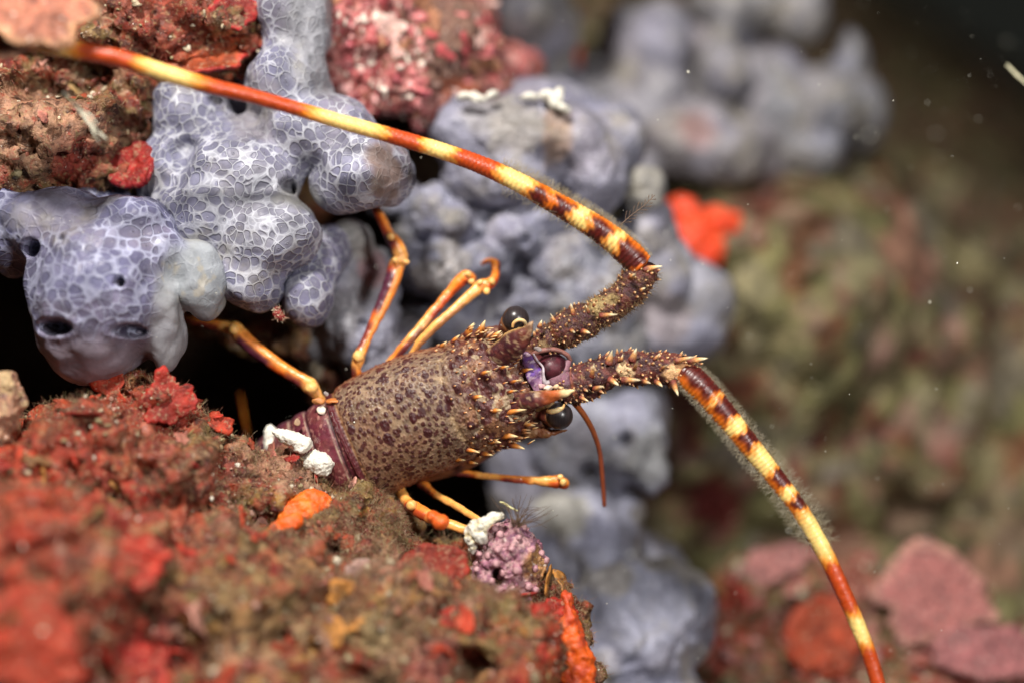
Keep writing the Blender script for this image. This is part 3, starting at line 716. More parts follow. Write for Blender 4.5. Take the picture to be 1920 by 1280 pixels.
v, q, t = mass([(70, 240, 34.6, 180, 110, 2.0), (40, 320, 34.0, 110, 60, 1.3), (190, 330, 34.7, 90, 44, 1.0), (260, 60, 35.6, 220, 90, 2.0), (440, 40, 35.2, 80, 62, 1.2), (380, 120, 35.4, 110, 50, 1.2),
    (450, 90, 35.0, 60, 30, 0.7), (330, 110, 35.6, 110, 60, 1.3), (250, 190, 35.2, 70, 80, 1.2), (500, 40, 35.6, 40, 50, .8), (0, 170, 36.5, 220, 90, 2), (100, -60, 38, 500, 160, 5), (300, -150, 44, 800, 300, 11), (0, 120, 42, 260, 280, 6), (650, -120, 42, 350, 130, 6), (-200, 300, 40, 260, 250, 6), (500, 200, 43, 200, 250, 4)], 0.095, 3)
v = rough_up(v, q, t, ((0.8, 0.55), (2.0, 0.32), (4.6, 0.12)), 13)
for hx, hy, hY, hr, dep in ((110, 128, 32.6, 70, 1.3), (330, 165, 33.4, 34, 1.2), (40, 150, 32.6, 50, 1.2), (215, 215, 33, 22, .7), (470, 110, 34, 20, .6), (95, 340, 33, 18, .6)):
    cc = W(hx, hy, hY); d = np.sqrt((v[:, 0] - cc[0]) ** 2 + 3 * (v[:, 2] - cc[2]) ** 2) / (hr * K * hY)
    v = v + (np.exp(-d ** 4) * dep * (v[:, 1] < hY + 1.8))[:, None] * np.array([0, 1.0, 0])
c = patchy(v, (BRN, MAR, OLV, (0.26, 0.08, 0.045), (0.26, 0.15, 0.08), (0.40, 0.25, 0.18), OLV), 1.3, 35)
nz = 0.5 * fbm(v, 1.2, 4, 5)
pt(60, 240, 33, 130, 1.3, (0.46, 0.27, 0.20), 0.75); pt(400, 110, 34, 110, 1.8, (0.36, 0.10, 0.035), 0.7); pt(140, 300, 34, 50, 1, (0.30, 0.04, 0.03), 0.8); pt(300, 30, 34, 110, 1.5, (0.22, 0.045, 0.03), .7)
c = c * np.where(c[:, :1] > 2.2 * c[:, 1:2], np.array([[0.88, 0.60, 0.52]]), np.array([[0.80, 0.72, 0.62]]))
up_v, up_q = v, q
tag(obj('encrusted_rock', (v, q, t, c), M['rock']), 'brown and maroon overgrown rock at the top corner behind the blurred antenna tip', 'rock')

v, q, t = mass([(500, 630, 38.0, 90, 36, 1.5), (560, 640, 37.6, 50, 40, 1.2), (612, 700, 37.8, 26, 46, 0.8), (590, 660, 37.9, 40, 36, 1.0), (440, 600, 38.5, 80, 40, 1.5), (615, 745, 38.2, 22, 26, .7)], 0.10, 3)
v = rough_up(v, q, t, ((1.0, 0.4), (2.6, 0.2)), 53)
c = patchy(v, (BRN, (0.30, 0.18, 0.06), MAR, (0.34, 0.27, 0.18), (0.20, 0.11, 0.05)), 1.2, 55)
tag(obj('encrusted_rock', (v, q, t, c), M['rock']), 'dim brown ledge inside the black hollow, just above the orange leg', 'rock')

v, q, t = mass([(700, 60, 38, 90, 90, 1.6), (660, 130, 37.6, 50, 60, 1.0), (760, 170, 37.4, 70, 46, 1.0), (740, 100, 38.2, 80, 90, 1.5), (850, 100, 39.2, 90, 90, 2), (840, 30, 39.6, 90, 70, 2), (900, 170, 39.4, 60, 34, 1.2), (650, 190, 37.4, 40, 40, 0.9), (940, 140, 41.5, 80, 50, 1.6), (800, 200, 38, 60, 30, 1), (625, 60, 37, 40, 80, 1), (720, 40, 42, 200, 160, 4)], 0.10, 3)
v = rough_up(v, q, t, ((1.2, 0.36), (2.8, 0.22), (5.5, 0.08)), 23)
c = patchy(v, ((0.50, 0.11, 0.12), (0.62, 0.22, 0.20), (0.42, 0.09, 0.08), (0.60, 0.30, 0.26), (0.30, 0.09, 0.06)), 1.5, 65)
nz = 0.5 * fbm(v, 1.2, 4, 5)
pt(830, 80, 37.5, 100, 0.9, (0.20, 0.105, 0.07), 0.95); pt(860, 165, 38, 40, 2, (0.42, 0.10, 0.035), .8)
pink_v, pink_q = v, q
tag(obj('coralline_rock', (v, q, t, c), M['coralline']), 'bumpy raspberry-pink coralline rock at the top edge between two sponges', 'rock')

v, q, t = mass([(1760, 1160, 43.6, 96, 80, 1.8), (1560, 1230, 43, 200, 90, 2.6), (1420, 1110, 43.2, 90, 64, 1.8), (1500, 1090, 43.4, 90, 60, 1.8), (1600, 1130, 43, 80, 80, 1.8), (1750, 1240, 42.6, 190, 80, 2.4), (1350, 1230, 42.4, 70, 80, 1.8), (1880, 1280, 42.4, 160, 110, 2.5),
    (1600, 1400, 41.5, 420, 150, 5), (1650, 1300, 46, 420, 170, 5)], 0.14, 3)
v = rough_up(v, q, t, ((0.7, 0.5), (1.7, 0.3), (4.0, 0.1)), 43)
c = patchy(v, (OLV, BRN, (0.30, 0.06, 0.04), (0.40, 0.17, 0.15), (0.34, 0.28, 0.15), OLV, (0.5, 0.25, 0.22)), 1.3, 85)
nz = 0.5 * fbm(v, 1.2, 4, 5)
pt(1450, 1050, 41.5, 60, 1, (0.52, 0.20, 0.18), .9); pt(1370, 1110, 41.5, 40, 1, (0.42, 0.05, 0.035), .9); pt(1350, 1220, 41, 40, 1, (0.55, 0.16, 0.13), .8); pt(1600, 1060, 41.5, 60, .8, (0.36, 0.12, 0.10), .7); pt(1860, 1230, 40.5, 120, 1.2, (0.36, 0.12, 0.11), .9)
c[:, 1:] *= np.where(c[:, :1] > 2.6 * c[:, 1:2], 0.75, 0.95)
low_v, low_q = v, q
tag(obj('encrusted_rock', (v, q, t, c), M['rock']), 'low pink and olive rock under the tip of the downward antenna', 'rock')

# ------------------------------------------------------------------ leafy crusts, patches, shells
def plate(name, label, cat, c0, r_px, tilt, colr, rimcol, mat, wav=0.22, thick=0.10, cup=0.25, seed=0, squash=1.0, roll=0.0, group=None, base=None):
    """a thick wavy-edged plate (disc) with a rounded rim"""
    na, nr = 120, 26
    if base is not None: c0 = (c0[0], c0[1], on(c0[0], c0[1], -0.45 if base is low_v else -0.05, 14, base))
    Y = c0[2]; R = r_px * K * Y
    a = np.arange(na) / na * 2 * math.pi
    per = np.stack([np.cos(a) * 1.4, np.sin(a) * 1.4, np.full(na, seed * 3.7)], 1)
    ra = R * (1 + wav * fbm(per, 1.3, 3, seed) * 1.6)
    V, CC = [], []
    for side in (1, -1):
        for k in range(nr):
            f = (k / (nr - 1)) if side == 1 else 1 - (k + 1) / nr
            th = thick * math.sqrt(max(0, 1 - f ** 6)) * side
            x = np.cos(a) * ra * f; z = np.sin(a) * ra * f * squash
            pp = np.stack([x, z, np.full(na, seed * 1.0)], 1)
            yy = -th - cup * (f ** 2) * R * (0.4 + 0.8 * fbm(per, 0.9, 2, seed + 5)) + 0.10 * fbm(pp, 3.0, 3, seed + 1)
            V.append(np.stack([x, yy, z], 1))
            m = sstep(0.72, 1.0, np.full(na, f) + 0.12 * fbm(pp, 3, 2, seed))
            CC.append(mixc(rgb(na, colr), rimcol, m) * (0.85 + 0.3 * fbm(pp, 2.2, 3, seed + 8))[:, None])
    v = np.concatenate(V); cc = np.concatenate(CC)
    n = 2 * nr
    i = np.arange(n - 1)[:, None] * na; j = np.arange(na)[None, :]; jn = (j + 1) % na
    q = np.stack([i + j, i + na + j, i + na + jn, i + jn], -1).reshape(-1, 4)
    Rm = np.array(Euler((math.radians(-tilt[0]), math.radians(roll), math.radians(tilt[1]))).to_matrix())
    v = v @ Rm.T + W(*c0)
    cc[:, 1:] *= np.where(cc[:, :1] > 3.2 * cc[:, 1:2], 0.65, 1.0)
    o = obj(name, (v, q, None, cc), M[mat], origin=W(*c0))
    return tag(o, label, cat, group)
G1 = 'red crust algae on the rocks'
plate('coralline_crust', 'blurred salmon-pink crust lobe overlapping the pale antenna tip', 'coralline crust', (62, 22, 29.5), 108, (15, 12), (0.55, 0.20, 0.12), (0.80, 0.42, 0.22), 'coralline', 0.25, 0.16, 0.2, 1, 0.72)
plate('coralline_crust', 'smaller salmon-pink crust lobe at the frame edge, under the antenna tip', 'coralline crust', (5, 75, 29.9), 54, (20, -10), (0.60, 0.24, 0.14), (0.80, 0.45, 0.28), 'coralline', 0.2, 0.14, 0.2, 2, 0.8)
plate('red_crust', 'rounded crimson crust disc beside the netted sponge, its rim dark red', 'red algae', (250, 312, 33.9), 50, (20, -15), (0.34, 0.035, 0.025), (0.30, 0.02, 0.03), 'algae', 0.15, 0.12, 0.2, 3, 1.0, 0, G1, base=up_v)
plate('red_crust', 'flat maroon crust below the white twig, edged with pale silt', 'red algae', (165, 345, 34.1), 62, (35, 10), (0.30, 0.04, 0.03), (0.24, 0.03, 0.025), 'algae', 0.3, 0.10, 0.2, 4, 0.55, 12, G1, base=up_v)
plate('red_crust', 'bright red crust rim on the upper edge of the frame beside the sponge column', 'red algae', (440, 22, 34.4), 44, (10, 20), (0.26, 0.04, 0.03), (0.55, 0.05, 0.05), 'algae', 0.25, 0.12, 0.2, 5, 0.8, 0, G1, base=up_v)
plate('red_crust', 'thin brown-red blade pointing at the sponge just above the antenna', 'red algae', (488, 78, 34.1), 40, (30, 10), (0.26, 0.08, 0.03), (0.40, 0.06, 0.05), 'algae', 0.3, 0.09, 0.2, 6, 0.4, -35, G1, base=up_v)
plate('red_crust', 'orange-brown crust shelf directly above the red stretch of the antenna', 'red algae', (385, 112, 34.0), 84, (35, 6), (0.36, 0.10, 0.03), (0.42, 0.05, 0.04), 'algae', 0.3, 0.11, 0.25, 7, 0.5, -8, G1, base=up_v)
plate('red_crust', 'wide dark red crust plate with a rolled upper rim, beside the pink knob', 'red algae', (810, 1070, 30.7), 72, (28, 5), (0.26, 0.045, 0.022), (0.36, 0.05, 0.025), 'algae', 0.14, 0.14, 0.32, 8, 0.72, -10, G1, base=rock_v)
plate('red_crust', 'small scarlet crust lobe on the outer edge of the foreground rock', 'red algae', (1050, 1150, 30.9), 34, (20, 20), (0.42, 0.045, 0.02), (0.45, 0.04, 0.02), 'algae', 0.25, 0.12, 0.2, 9, 0.8, 20, G1, base=rock_v)
plate('red_crust', 'red crust strip curling along the rock below the olive turf', 'red algae', (985, 1150, 30.8), 46, (30, 0), (0.36, 0.04, 0.02), (0.36, 0.04, 0.02), 'algae', 0.3, 0.10, 0.3, 10, 0.38, -10, G1, base=rock_v)
plate('red_crust', 'orange-red crust bulging at the bottom edge right of the dark pit', 'red algae', (985, 1262, 30.2), 80, (20, 0), (0.55, 0.12, 0.035), (0.40, 0.045, 0.03), 'algae', 0.25, 0.14, 0.25, 11, 0.6, 5, G1, base=rock_v)
plate('red_crust', 'blurred vermilion crust shelf at the left edge of the foreground rock', 'red algae', (20, 1010, 29.4), 100, (30, 5), (0.42, 0.06, 0.03), (0.34, 0.05, 0.03), 'algae', 0.3, 0.14, 0.3, 12, 0.6, 30, G1, base=rock_v)
plate('red_crust', 'blurred vermilion crust fold in the very bottom corner', 'red algae', (60, 1210, 28.3), 110, (25, 15), (0.46, 0.075, 0.03), (0.40, 0.07, 0.035), 'algae', 0.3, 0.16, 0.3, 13, 0.7, 60, G1, base=rock_v)
plate('red_crust', 'scarlet crust fold in the middle of the foreground rock, under silty bumps', 'red algae', (255, 1055, 29.8), 66, (30, 5), (0.48, 0.06, 0.03), (0.42, 0.05, 0.03), 'algae', 0.35, 0.11, 0.3, 14, 0.7, 10, G1, base=rock_v)
plate('red_crust', 'crimson frilled crust near the bottom edge with a bright fold', 'red algae', (240, 1215, 28.6), 84, (25, -5), (0.40, 0.04, 0.025), (0.52, 0.06, 0.04), 'algae', 0.35, 0.12, 0.35, 15, 0.6, 40, G1, base=rock_v)
plate('red_crust', 'red ragged crust peak sticking up beneath the round sponge head', 'red algae', (310, 752, 31.9), 42, (10, 10), (0.34, 0.05, 0.03), (0.46, 0.05, 0.035), 'algae', 0.4, 0.10, 0.2, 16, 1.2, 20, G1, base=rock_v)
plate('coralline_crust', 'blurred dusty-pink shield-shaped crust with a paler rim, right of the antenna', 'coralline crust', (1752, 1115, 41.0), 104, (15, -5), (0.56, 0.20, 0.18), (0.66, 0.34, 0.26), 'coralline', 0.3, 0.2, 0.15, 17, 0.86)
plate('coralline_crust', 'low blurred mauve-pink crust in the corner below the shield-shaped crust', 'coralline crust', (1850, 1225, 40.4), 110, (30, -5), (0.48, 0.17, 0.17), (0.5, 0.2, 0.19), 'coralline', 0.2, 0.2, 0.15, 18, 0.5, base=low_v)
plate('red_crust', 'blurred brick-orange crust lobes left of the downward antenna', 'red algae', (1545, 1195, 40.4), 82, (18, 5), (0.44, 0.10, 0.035), (0.42, 0.08, 0.03), 'algae', 0.28, 0.2, 0.2, 19, 0.9, 0, G1, base=low_v)
plate('coralline_crust', 'blurred pink crust ledge above the brick-orange crust', 'coralline crust', (1450, 1058, 41.2), 68, (30, 5), (0.50, 0.20, 0.18), (0.62, 0.30, 0.27), 'coralline', 0.3, 0.18, 0.2, 20, 0.5, -15, base=low_v)
plate('coralline_crust', 'small pink crust frill beside the dark pit at the bottom edge', 'coralline crust', (812, 1232, 29.4), 52, (25, 5), (0.56, 0.24, 0.20), (0.66, 0.36, 0.32), 'coralline', 0.4, 0.10, 0.3, 21, 0.6, 10, base=rock_v)
plate('coralline_crust', 'pale pink flat crust spot in the middle of the foreground rock', 'coralline crust', (690, 1070, 30.6), 46, (25, 5), (0.46, 0.27, 0.22), (0.52, 0.34, 0.28), 'coralline', 0.3, 0.08, 0.2, 22, 0.7, base=rock_v)

def lump(name, label, cat, blobs, mat, colr, voxel=0.04, smooth=3, amps=((2.5, 0.1), (7, 0.04)), seed=0, col2=None, group=None, parent=None):
    v, q, t = mass(blobs, voxel, smooth)
    v = rough_up(v, q, t, amps, seed)
    c = rgb(len(v), colr)
    if col2 is not None: c = mixc(c, col2, sstep(-0.1, 0.2, fbm(v, 3, 3, seed + 2)))
    o = obj(name, (v, q, t, c), M[mat], parent)
    if parent is None: tag(o, label, cat, group)
    return v, q
lump('orange_sponge', 'vivid orange sponge patch below the white shells, beside the lobster tail', 'sponge', [(590, 945, on(590, 945, .08), 36, 29, 0.22, -12), (560, 965, on(560, 965, .08), 42, 26, 0.22, 20), (535, 985, on(540, 985, .1), 42, 18, 0.2, 30), (572, 958, on(572, 958, .1), 46, 34, 0.2)], 'soft', (0.85, 0.13, 0.012), 0.035, 4, ((3, 0.07), (9, 0.02)), 2, (0.90, 0.20, 0.02))
lump('orange_sponge', 'smooth orange sponge sheet down the outer side of the foreground rock', 'sponge', [(1068, 1190, 32.3, 26, 62, 0.3, 6), (1078, 1255, 32.1, 36, 70, 0.35, 8), (1088, 1330, 32.0, 46, 60, 0.35), (1062, 1130, 32.5, 18, 26, 0.25)], 'soft', (0.72, 0.11, 0.012), 0.045, 5, ((1.3, 0.16), (4, 0.07)), 3, (0.55, 0.07, 0.02))
lump('orange_sponge', 'glowing red-orange sponge patch behind the crook of the antenna', 'sponge', [(1290, 435, 43.5, 46, 50, 0.5), (1345, 415, 43.8, 44, 26, 0.5, -15), (1320, 460, 43.6, 40, 42, 0.45), (1280, 395, 43.7, 30, 20, 0.4)], 'soft', (0.95, 0.075, 0.02), 0.09, 2, ((0.9, 0.35), (2.5, .12)), 4, (0.9, 0.10, 0.03))
lump('orange_sponge', 'small faint orange sponge spot by the dark gap near the top edge', 'sponge', [(1060, 90, 46.5, 30, 46, 0.8, 25), (1035, 55, 46.5, 16, 24, 0.6)], 'soft', (0.75, 0.12, 0.05), 0.10, 4, ((1.0, 0.15),), 5)
lump('orange_sponge', 'little round orange sponge on the shadowed leg joint below the carapace', 'sponge', [(826, 978, 31.9, 17, 15, 0.22), (812, 968, 31.95, 14, 12, 0.2)], 'soft', (0.80, 0.14, 0.02), 0.03, 3, ((4, 0.03),), 6)
def shells():
    L = [('tall narrow white shell fragment, upright at the left of three on the rock rim', [(506, 828, on(506, 828, -0.08), 11.5, 32.2, 0.13, 0), (512, 812, on(506, 828, -0.08), 9.2, 11.5, 0.117)]),
         ('cream curved shell fragment bridging towards the lobster tail', [(548, 822, on(548, 822, -0.08), 29.9, 14.95, 0.208, -18), (566, 832, on(548, 822, -0.08), 18.4, 17.25, 0.208), (528, 812, on(548, 822, -0.08), 18.4, 8.05, 0.13, -10)]),
         ('bright white rounded shell lump touching the lobster tail', [(596, 866, on(596, 866, -0.08), 28.75, 21.85, 0.325, -8), (604, 878, on(596, 866, -0.08), 19.55, 14.95, 0.26)]),
         ('white glare of broken shell on the crest of the broad sponge dome', [(876, 181, 36.4, 20, 8, 0.2, 8), (896, 185, 36.35, 18, 9, 0.2, -10), (922, 177, 36.5, 13, 5, 0.15, 15)]),
         ('cream shell fragment beside the brown streak on the sponge dome', [(1024, 178, 36.6, 14, 8, 0.2, 20), (1042, 188, 36.5, 13, 17, 0.2, -30), (1058, 204, 36.5, 12, 7, 0.2, -20), (1048, 172, 36.7, 9, 7, 0.15)]),
         ('small cream shell edge between two brighter fragments above the sponge dome', [(986, 183, 36.7, 12, 5, 0.2, 10), (998, 182, 36.7, 13, 6, 0.2, -8)]),
         ('blurred bright white shell speck at the left frame edge above the round sponge', [(10, 330, on(12, 330, -0.15, 14, up_v), 15, 8, 0.15)]),
         ('pale shell bit caught in the notch above the upper leg', [(592, 690, 37.0, 13, 24, 0.3)])]
    for i, (lb, bl) in enumerate(L):
        lump('shell_fragment', lb, 'shell', bl, 'white', (0.90, 0.87, 0.76) if i != 7 else (0.5, 0.42, 0.3), 0.03, 1, ((3, 0.05), (7, 0.035), (16, 0.03)) if i < 3 else ((3, 0.06), (7, 0.05), (16, 0.03)), 10 + i, None, 'white shell fragments on the rocks')
shells()

lump('coralline_crust', 'blurred cream and pink crust knob at the frame edge below the round sponge', 'coralline crust', [(8, 745, 31.4, 34, 52, 0.5), (-20, 790, 31.4, 50, 60, 0.6)], 'coralline', (0.50, 0.26, 0.16), 0.05, 2, ((1.8, 0.15), (5, 0.08)), 7, (0.60, 0.42, 0.22))
# pink knob with little red-mouthed tubes
def knob():
    r0 = thing('tubeworm_knob', W(950, 1110, 32.75), 'purple-pink knob crowded with tiny red-mouthed tubes, at the rock tip under the lobster', 'coralline knob')
    v, q, t = mass([(950, 1040, 32.65, 62, 62, 0.75), (925, 1085, 32.55, 44, 38, 0.6), (985, 1050, 32.75, 36, 50, 0.6), (960, 1090, 32.65, 50, 40, 0.6), (950, 1150, 32.95, 60, 50, 0.7)], 0.03, 3)
    v = rough_up(v, q, t, ((2.2, 0.14), (5.5, 0.10), (12, 0.03)), 71)
    for hx, hy, hr, dep in ((932, 1085, 10, 0.5), (950, 985, 14, .2)):
        cc = W(hx, hy, 31.85); d = np.sqrt((v[:, 0] - cc[0]) ** 2 + ((v[:, 2] - cc[2]) * 0.6) ** 2) / (hr * K * 31.85)
        v = v + (np.exp(-d ** 4) * dep * (v[:, 1] < 32.55))[:, None] * np.array([0, 1.0, 0])
    c = patchy(v, ((0.42, 0.17, 0.24), (0.34, 0.12, 0.17), (0.55, 0.30, 0.32), (0.30, 0.13, 0.20), (0.60, 0.36, 0.36)), 2.6, 12)
    c = mixc(c, (0.50, 0.26, 0.06), 0.8 * near(v, 1008, 1060, 32.35, 26, k=0.7, nz=0.4 * fbm(v, 4, 2)))
    c = mixc(c, (0.04, 0.02, 0.02), near(v, 932, 1085, 32.35, 10, k=0.6))
    obj('crust', (v, q, t, c), M['coralline'], r0)
    P, Nn = sample(v, q, 260, lambda ce, nn: (ce[:, 1] < 32.65) * (ce[:, 2] > W(0, 1110, 32.5)[2]) * (nn[:, 1] < -0.1), 5)
    keep = []
    for i in range(len(P)):
        if all(np.linalg.norm(P[i] - P[j]) > 0.19 for j in keep): keep.append(i)
    keep = keep[:26]
    r = np.random.default_rng(4)
    for i in keep:
        R = r.uniform(0.055, 0.085)
        d = Nn[i] + np.array([0, -1.1, 0.15]); d /= np.linalg.norm(d)
        h = 0.07
        ring = [(-0.04, 1.25), (0.02, 1.1), (h * 0.6, 0.95), (h, 1.0), (h + 0.012, 0.86), (h, 0.72), (h * 0.8, 0.62)]
        path = np.array([P[i] + d * a for a, b in ring]); rad = np.array([R * b for a, b in ring])
        vv, qq, tt, s, ph = tube(path, rad, 12, up=(0.3, 0.2, 1), cap=False)
        n = len(vv)
        vv = np.concatenate([vv, path[-1:]]); tt = np.stack([np.arange(12) + (n - 12), (np.arange(12) + 1) % 12 + (n - 12), np.full(12, n)], 1)
        red = r.random() < 0.6
        cc = rgb(n + 1, (0.50, 0.24, 0.30)); cc[3 * 12:5 * 12] = (0.56, 0.30, 0.32)
        cc[5 * 12:] = (0.85, 0.03, 0.015) if red else (0.10, 0.02, 0.02)
        obj('worm_tube', (vv, qq, tt, cc), M['grit'], r0)
    # the bleached white flank with its curved rim
    v, q, t = mass([(884, 1010, 32.2, 10, 26, 0.2, 8), (893, 992, 32.1, 15, 20, 0.2, 20), (906, 978, 32.0, 18, 12, 0.18, 25), (926, 968, 32.1, 18, 8, 0.16, 10), (900, 1000, 32.0, 12, 22, 0.16, 20)], 0.025, 2)
    v = rough_up(v, q, t, ((5, 0.07), (13, 0.035)), 4)
    obj('bleached_rim', (v, q, t, mixc(rgb(len(v), (0.90, 0.87, 0.76)), (0.75, 0.62, 0.35), sstep(0.1, 0.4, fbm(v, 5, 3)))), M['white'], r0)
    p, rd = pxpath([(910, 1004, 4, 32.0), (911, 990, 8, 31.9), (920, 979, 10, 31.9), (934, 971, 8, 32.0), (946, 969, 3, 32.1)])
    vv, qq, tt, s, ph = tube(p, rd, 14, samples=40)
    vv = rough_up(vv, qq, tt, ((7, 0.05), (16, .02)), 5)
    obj('bleached_rim', (vv, qq, tt, rgb(len(vv), (0.84, 0.76, 0.55))), M['white'], r0)
knob()

# ------------------------------------------------------------------ turf and grit on the rocks
g = Geo()
TC = ((0.32, 0.20, 0.11), (0.28, 0.11, 0.07), (0.46, 0.36, 0.22), (0.26, 0.07, 0.045), (0.30, 0.24, 0.11), (0.36, 0.20, 0.13))
crest = lambda ce, nn: sstep(0.0, 0.6, nn[:, 2]) * (ce[:, 1] < 34.5) * (ce[:, 2] > -9) * (0.25 + sstep(-0.1, 0.2, fbm(ce, 0.9, 3, 4)))
P, Nn = sample(rock_v, rock_q, 30000, crest, 7)
strands(g, P, Nn, 0.30, 0.0045, 0.8, 5, TC, 3)
P, Nn = sample(rock_v, rock_q, 85000, lambda ce, nn: (ce[:, 1] < 33.5) * (0.08 + sstep(-7, -3, ce[:, 0])) * sstep(-0.1, 0.15, fbm(ce, 0.8, 3, 14)), 8)
strands(g, P, Nn, 0.17, 0.0055, 0.8, 4, TC, 4)
tag(obj('turf_algae', g, M['turf']), 'short brown fuzzy turf on the foreground rock', 'turf', None, 'stuff')
g = Geo()
GC = ((0.50, 0.40, 0.26), (0.62, 0.54, 0.40), (0.34, 0.10, 0.06), (0.28, 0.20, 0.11), (0.22, 0.05, 0.03), (0.42, 0.22, 0.16), (0.30, 0.24, 0.12), (0.26, 0.12, 0.08))
P, Nn = sample(rock_v, rock_q, 3000, lambda ce, nn: (ce[:, 1] < 34) * sstep(-0.15, 0.25, fbm(ce, 0.7, 3, 24)), 9)
grains(g, P, Nn, 0.042, GC, 5)
P, Nn = sample(rock_v, rock_q, 160, lambda ce, nn: (ce[:, 1] < 34) * 1.0, 19)
grains(g, P, Nn, 0.10, GC[2:], 6, 0.05)
P, Nn = sample(rock_v, rock_q, 260, lambda ce, nn: (ce[:, 1] < 34) * 1.0, 29)
grains(g, P, Nn, 0.028, ((0.9, 0.86, 0.72),), 7, 0.6)
P, Nn = sample(up_v, up_q, 1500, lambda ce, nn: (ce[:, 1] < 37) * 1.0, 10)
grains(g, P, Nn, 0.05, GC, 8)
P, Nn = sample(pink_v, pink_q, 900, lambda ce, nn: (ce[:, 1] < 38.5) * (ce[:, 0] < W(800, 0, 38)[0]), 11)
grains(g, P, Nn, 0.075, ((0.66, 0.22, 0.22), (0.50, 0.10, 0.12), (0.85, 0.72, 0.62), (0.42, 0.09, 0.09), (0.7, 0.35, 0.33)), 9)
P, Nn = sample(low_v, low_q, 1500, lambda ce, nn: (ce[:, 1] < 43) * 1.0, 12)
grains(g, P, Nn, 0.085, ((0.34, 0.29, 0.16), (0.5, 0.45, 0.32), (0.35, 0.09, 0.06), (0.5, 0.22, 0.2), (0.2, 0.15, 0.08)), 10)
tag(obj('grit', g, M['grit']), 'silt grains, worm tubes and shell crumbs strewn over the rocks', 'grit', None, 'stuff')
g = Geo()
P, Nn = sample(up_v, up_q, 9000, lambda ce, nn: (ce[:, 1] < 37) * sstep(-0.1, 0.2, fbm(ce, 0.9, 3, 4)), 17)
strands(g, P, Nn, 0.25, 0.008, 0.7, 4, TC, 13)
P, Nn = sample(low_v, low_q, 5000, None, 18)
strands(g, P, Nn, 0.3, 0.015, 0.7, 3, ((0.30, 0.27, 0.14), (0.36, 0.2, 0.15)), 14)
tag(obj('turf_algae', g, M['turf']), 'brown turf on the rocks behind the antennae', 'turf', None, 'stuff')

def flakes(g, P, Nn, size, cols, seed):
    """small cupped wavy-edged lobes lying on the rock"""
    r = np.random.default_rng(seed); na, nr = 22, 7
    a = np.arange(na) / na * 2 * math.pi
    for i in range(len(P)):
        n = Nn[i] + r.normal(0, 0.14, 3); n /= np.linalg.norm(n)
        t1 = np.cross(n, r.normal(0, 1, 3)); t1 /= np.linalg.norm(t1); t2 = np.cross(n, t1)
        R_ = min(size * math.exp(r.normal(0, 0.45)), size * 1.7); sq = r.uniform(0.45, 1)
        w = 1 + sum(r.normal(0, 0.13) * np.cos(k * a + r.uniform(0, 6)) for k in (1, 2, 3, 4, 5, 7))
        hh = sum(r.normal(0, 0.14) * np.cos(k * a + r.uniform(0, 6)) for k in (2, 3, 4))
        cc = np.asarray(cols[r.integers(len(cols))]) * r.uniform(0.8, 1.2); V, CC = [], []
        for side in (1, -1):
            for k in range(nr):
                f = k / (nr - 1) if side == 1 else 1 - (k + 1) / nr
                z = R_ * (0.02 + (0.05 + 0.7 * hh) * f * f) + 0.02 + side * 0.035 * math.sqrt(max(0, 1 - f ** 5))
                V.append(P[i] + (np.cos(a) * w * R_ * f)[:, None] * t1 + (np.sin(a) * w * R_ * f * sq)[:, None] * t2 + z[:, None] * n)
                CC.append(rgb(na, cc * (1 + 0.5 * max(0, f - 0.75) / 0.25)))
        m = 2 * nr
        ii = np.arange(m - 1)[:, None] * na; j = np.arange(na)[None, :]; jn = (j + 1) % na
        g.add(np.concatenate(V), np.stack([ii + j, ii + na + j, ii + na + jn, ii + jn], -1).reshape(-1, 4), None, np.concatenate(CC))
g = Geo()
FC = ((0.36, 0.030, 0.016), (0.42, 0.045, 0.018), (0.24, 0.022, 0.016), (0.30, 0.05, 0.02), (0.42, 0.15, 0.11), (0.28, 0.14, 0.055), (0.42, 0.18, 0.04), (0.46, 0.22, 0.17), (0.22, 0.14, 0.055))
P, Nn = sample(rock_v, rock_q, 330, lambda ce, nn: (ce[:, 1] < 34) * (0.3 + sstep(-0.05, 0.2, fbm(ce, 0.6, 3, 44))), 61)
flakes(g, P, Nn, 0.25, FC, 5)
P, Nn = sample(rock_v, rock_q, 60, lambda ce, nn: (ce[:, 1] < 33) * (ce[:, 0] < -5.0), 62)
flakes(g, P, Nn, 0.38, FC[:4], 6)
P, Nn = sample(up_v, up_q, 130, lambda ce, nn: (ce[:, 1] < 37) * 1.0, 63)
flakes(g, P, Nn, 0.26, FC, 7)
P, Nn = sample(pink_v, pink_q, 90, lambda ce, nn: (ce[:, 1] < 39) * 1.0, 64)
flakes(g, P, Nn, 0.22, ((0.62, 0.20, 0.20), (0.45, 0.08, 0.09), (0.7, 0.45, 0.4), (0.35, 0.16, 0.09)), 8)
P, Nn = sample(low_v, low_q, 150, lambda ce, nn: (ce[:, 1] < 45) * 1.0, 65)
flakes(g, P, Nn, 0.24, FC[:6], 9)
tag(obj('crust_algae', g, M['algae']), 'small ragged lobes of red, pink and gold crust over all the rocks', 'algae crust', None, 'stuff')

# white twig on the top corner rock
r0 = thing('hydroid', W(125, 180, 30.6), 'blurred thin white forked twig on the brown rock, top corner', 'hydroid')
for pts in ([(118, 172, 5, 30.5), (150, 208, 6, 30.4), (170, 235, 6, 30.4), (200, 262, 4, 30.5)], [(150, 208, 4, 30.4), (168, 216, 4, 30.3), (182, 235, 3, 30.3)], [(172, 238, 4, 30.4), (178, 255, 3, 30.4), (186, 268, 3, 30.5)]):
    p, rd = pxpath(pts)
    vv, qq, tt, s, ph = tube(p, rd, 8, samples=20)
    obj('branch', (vv, qq, tt, rgb(len(vv), (0.80, 0.78, 0.62))), M['white'], r0)

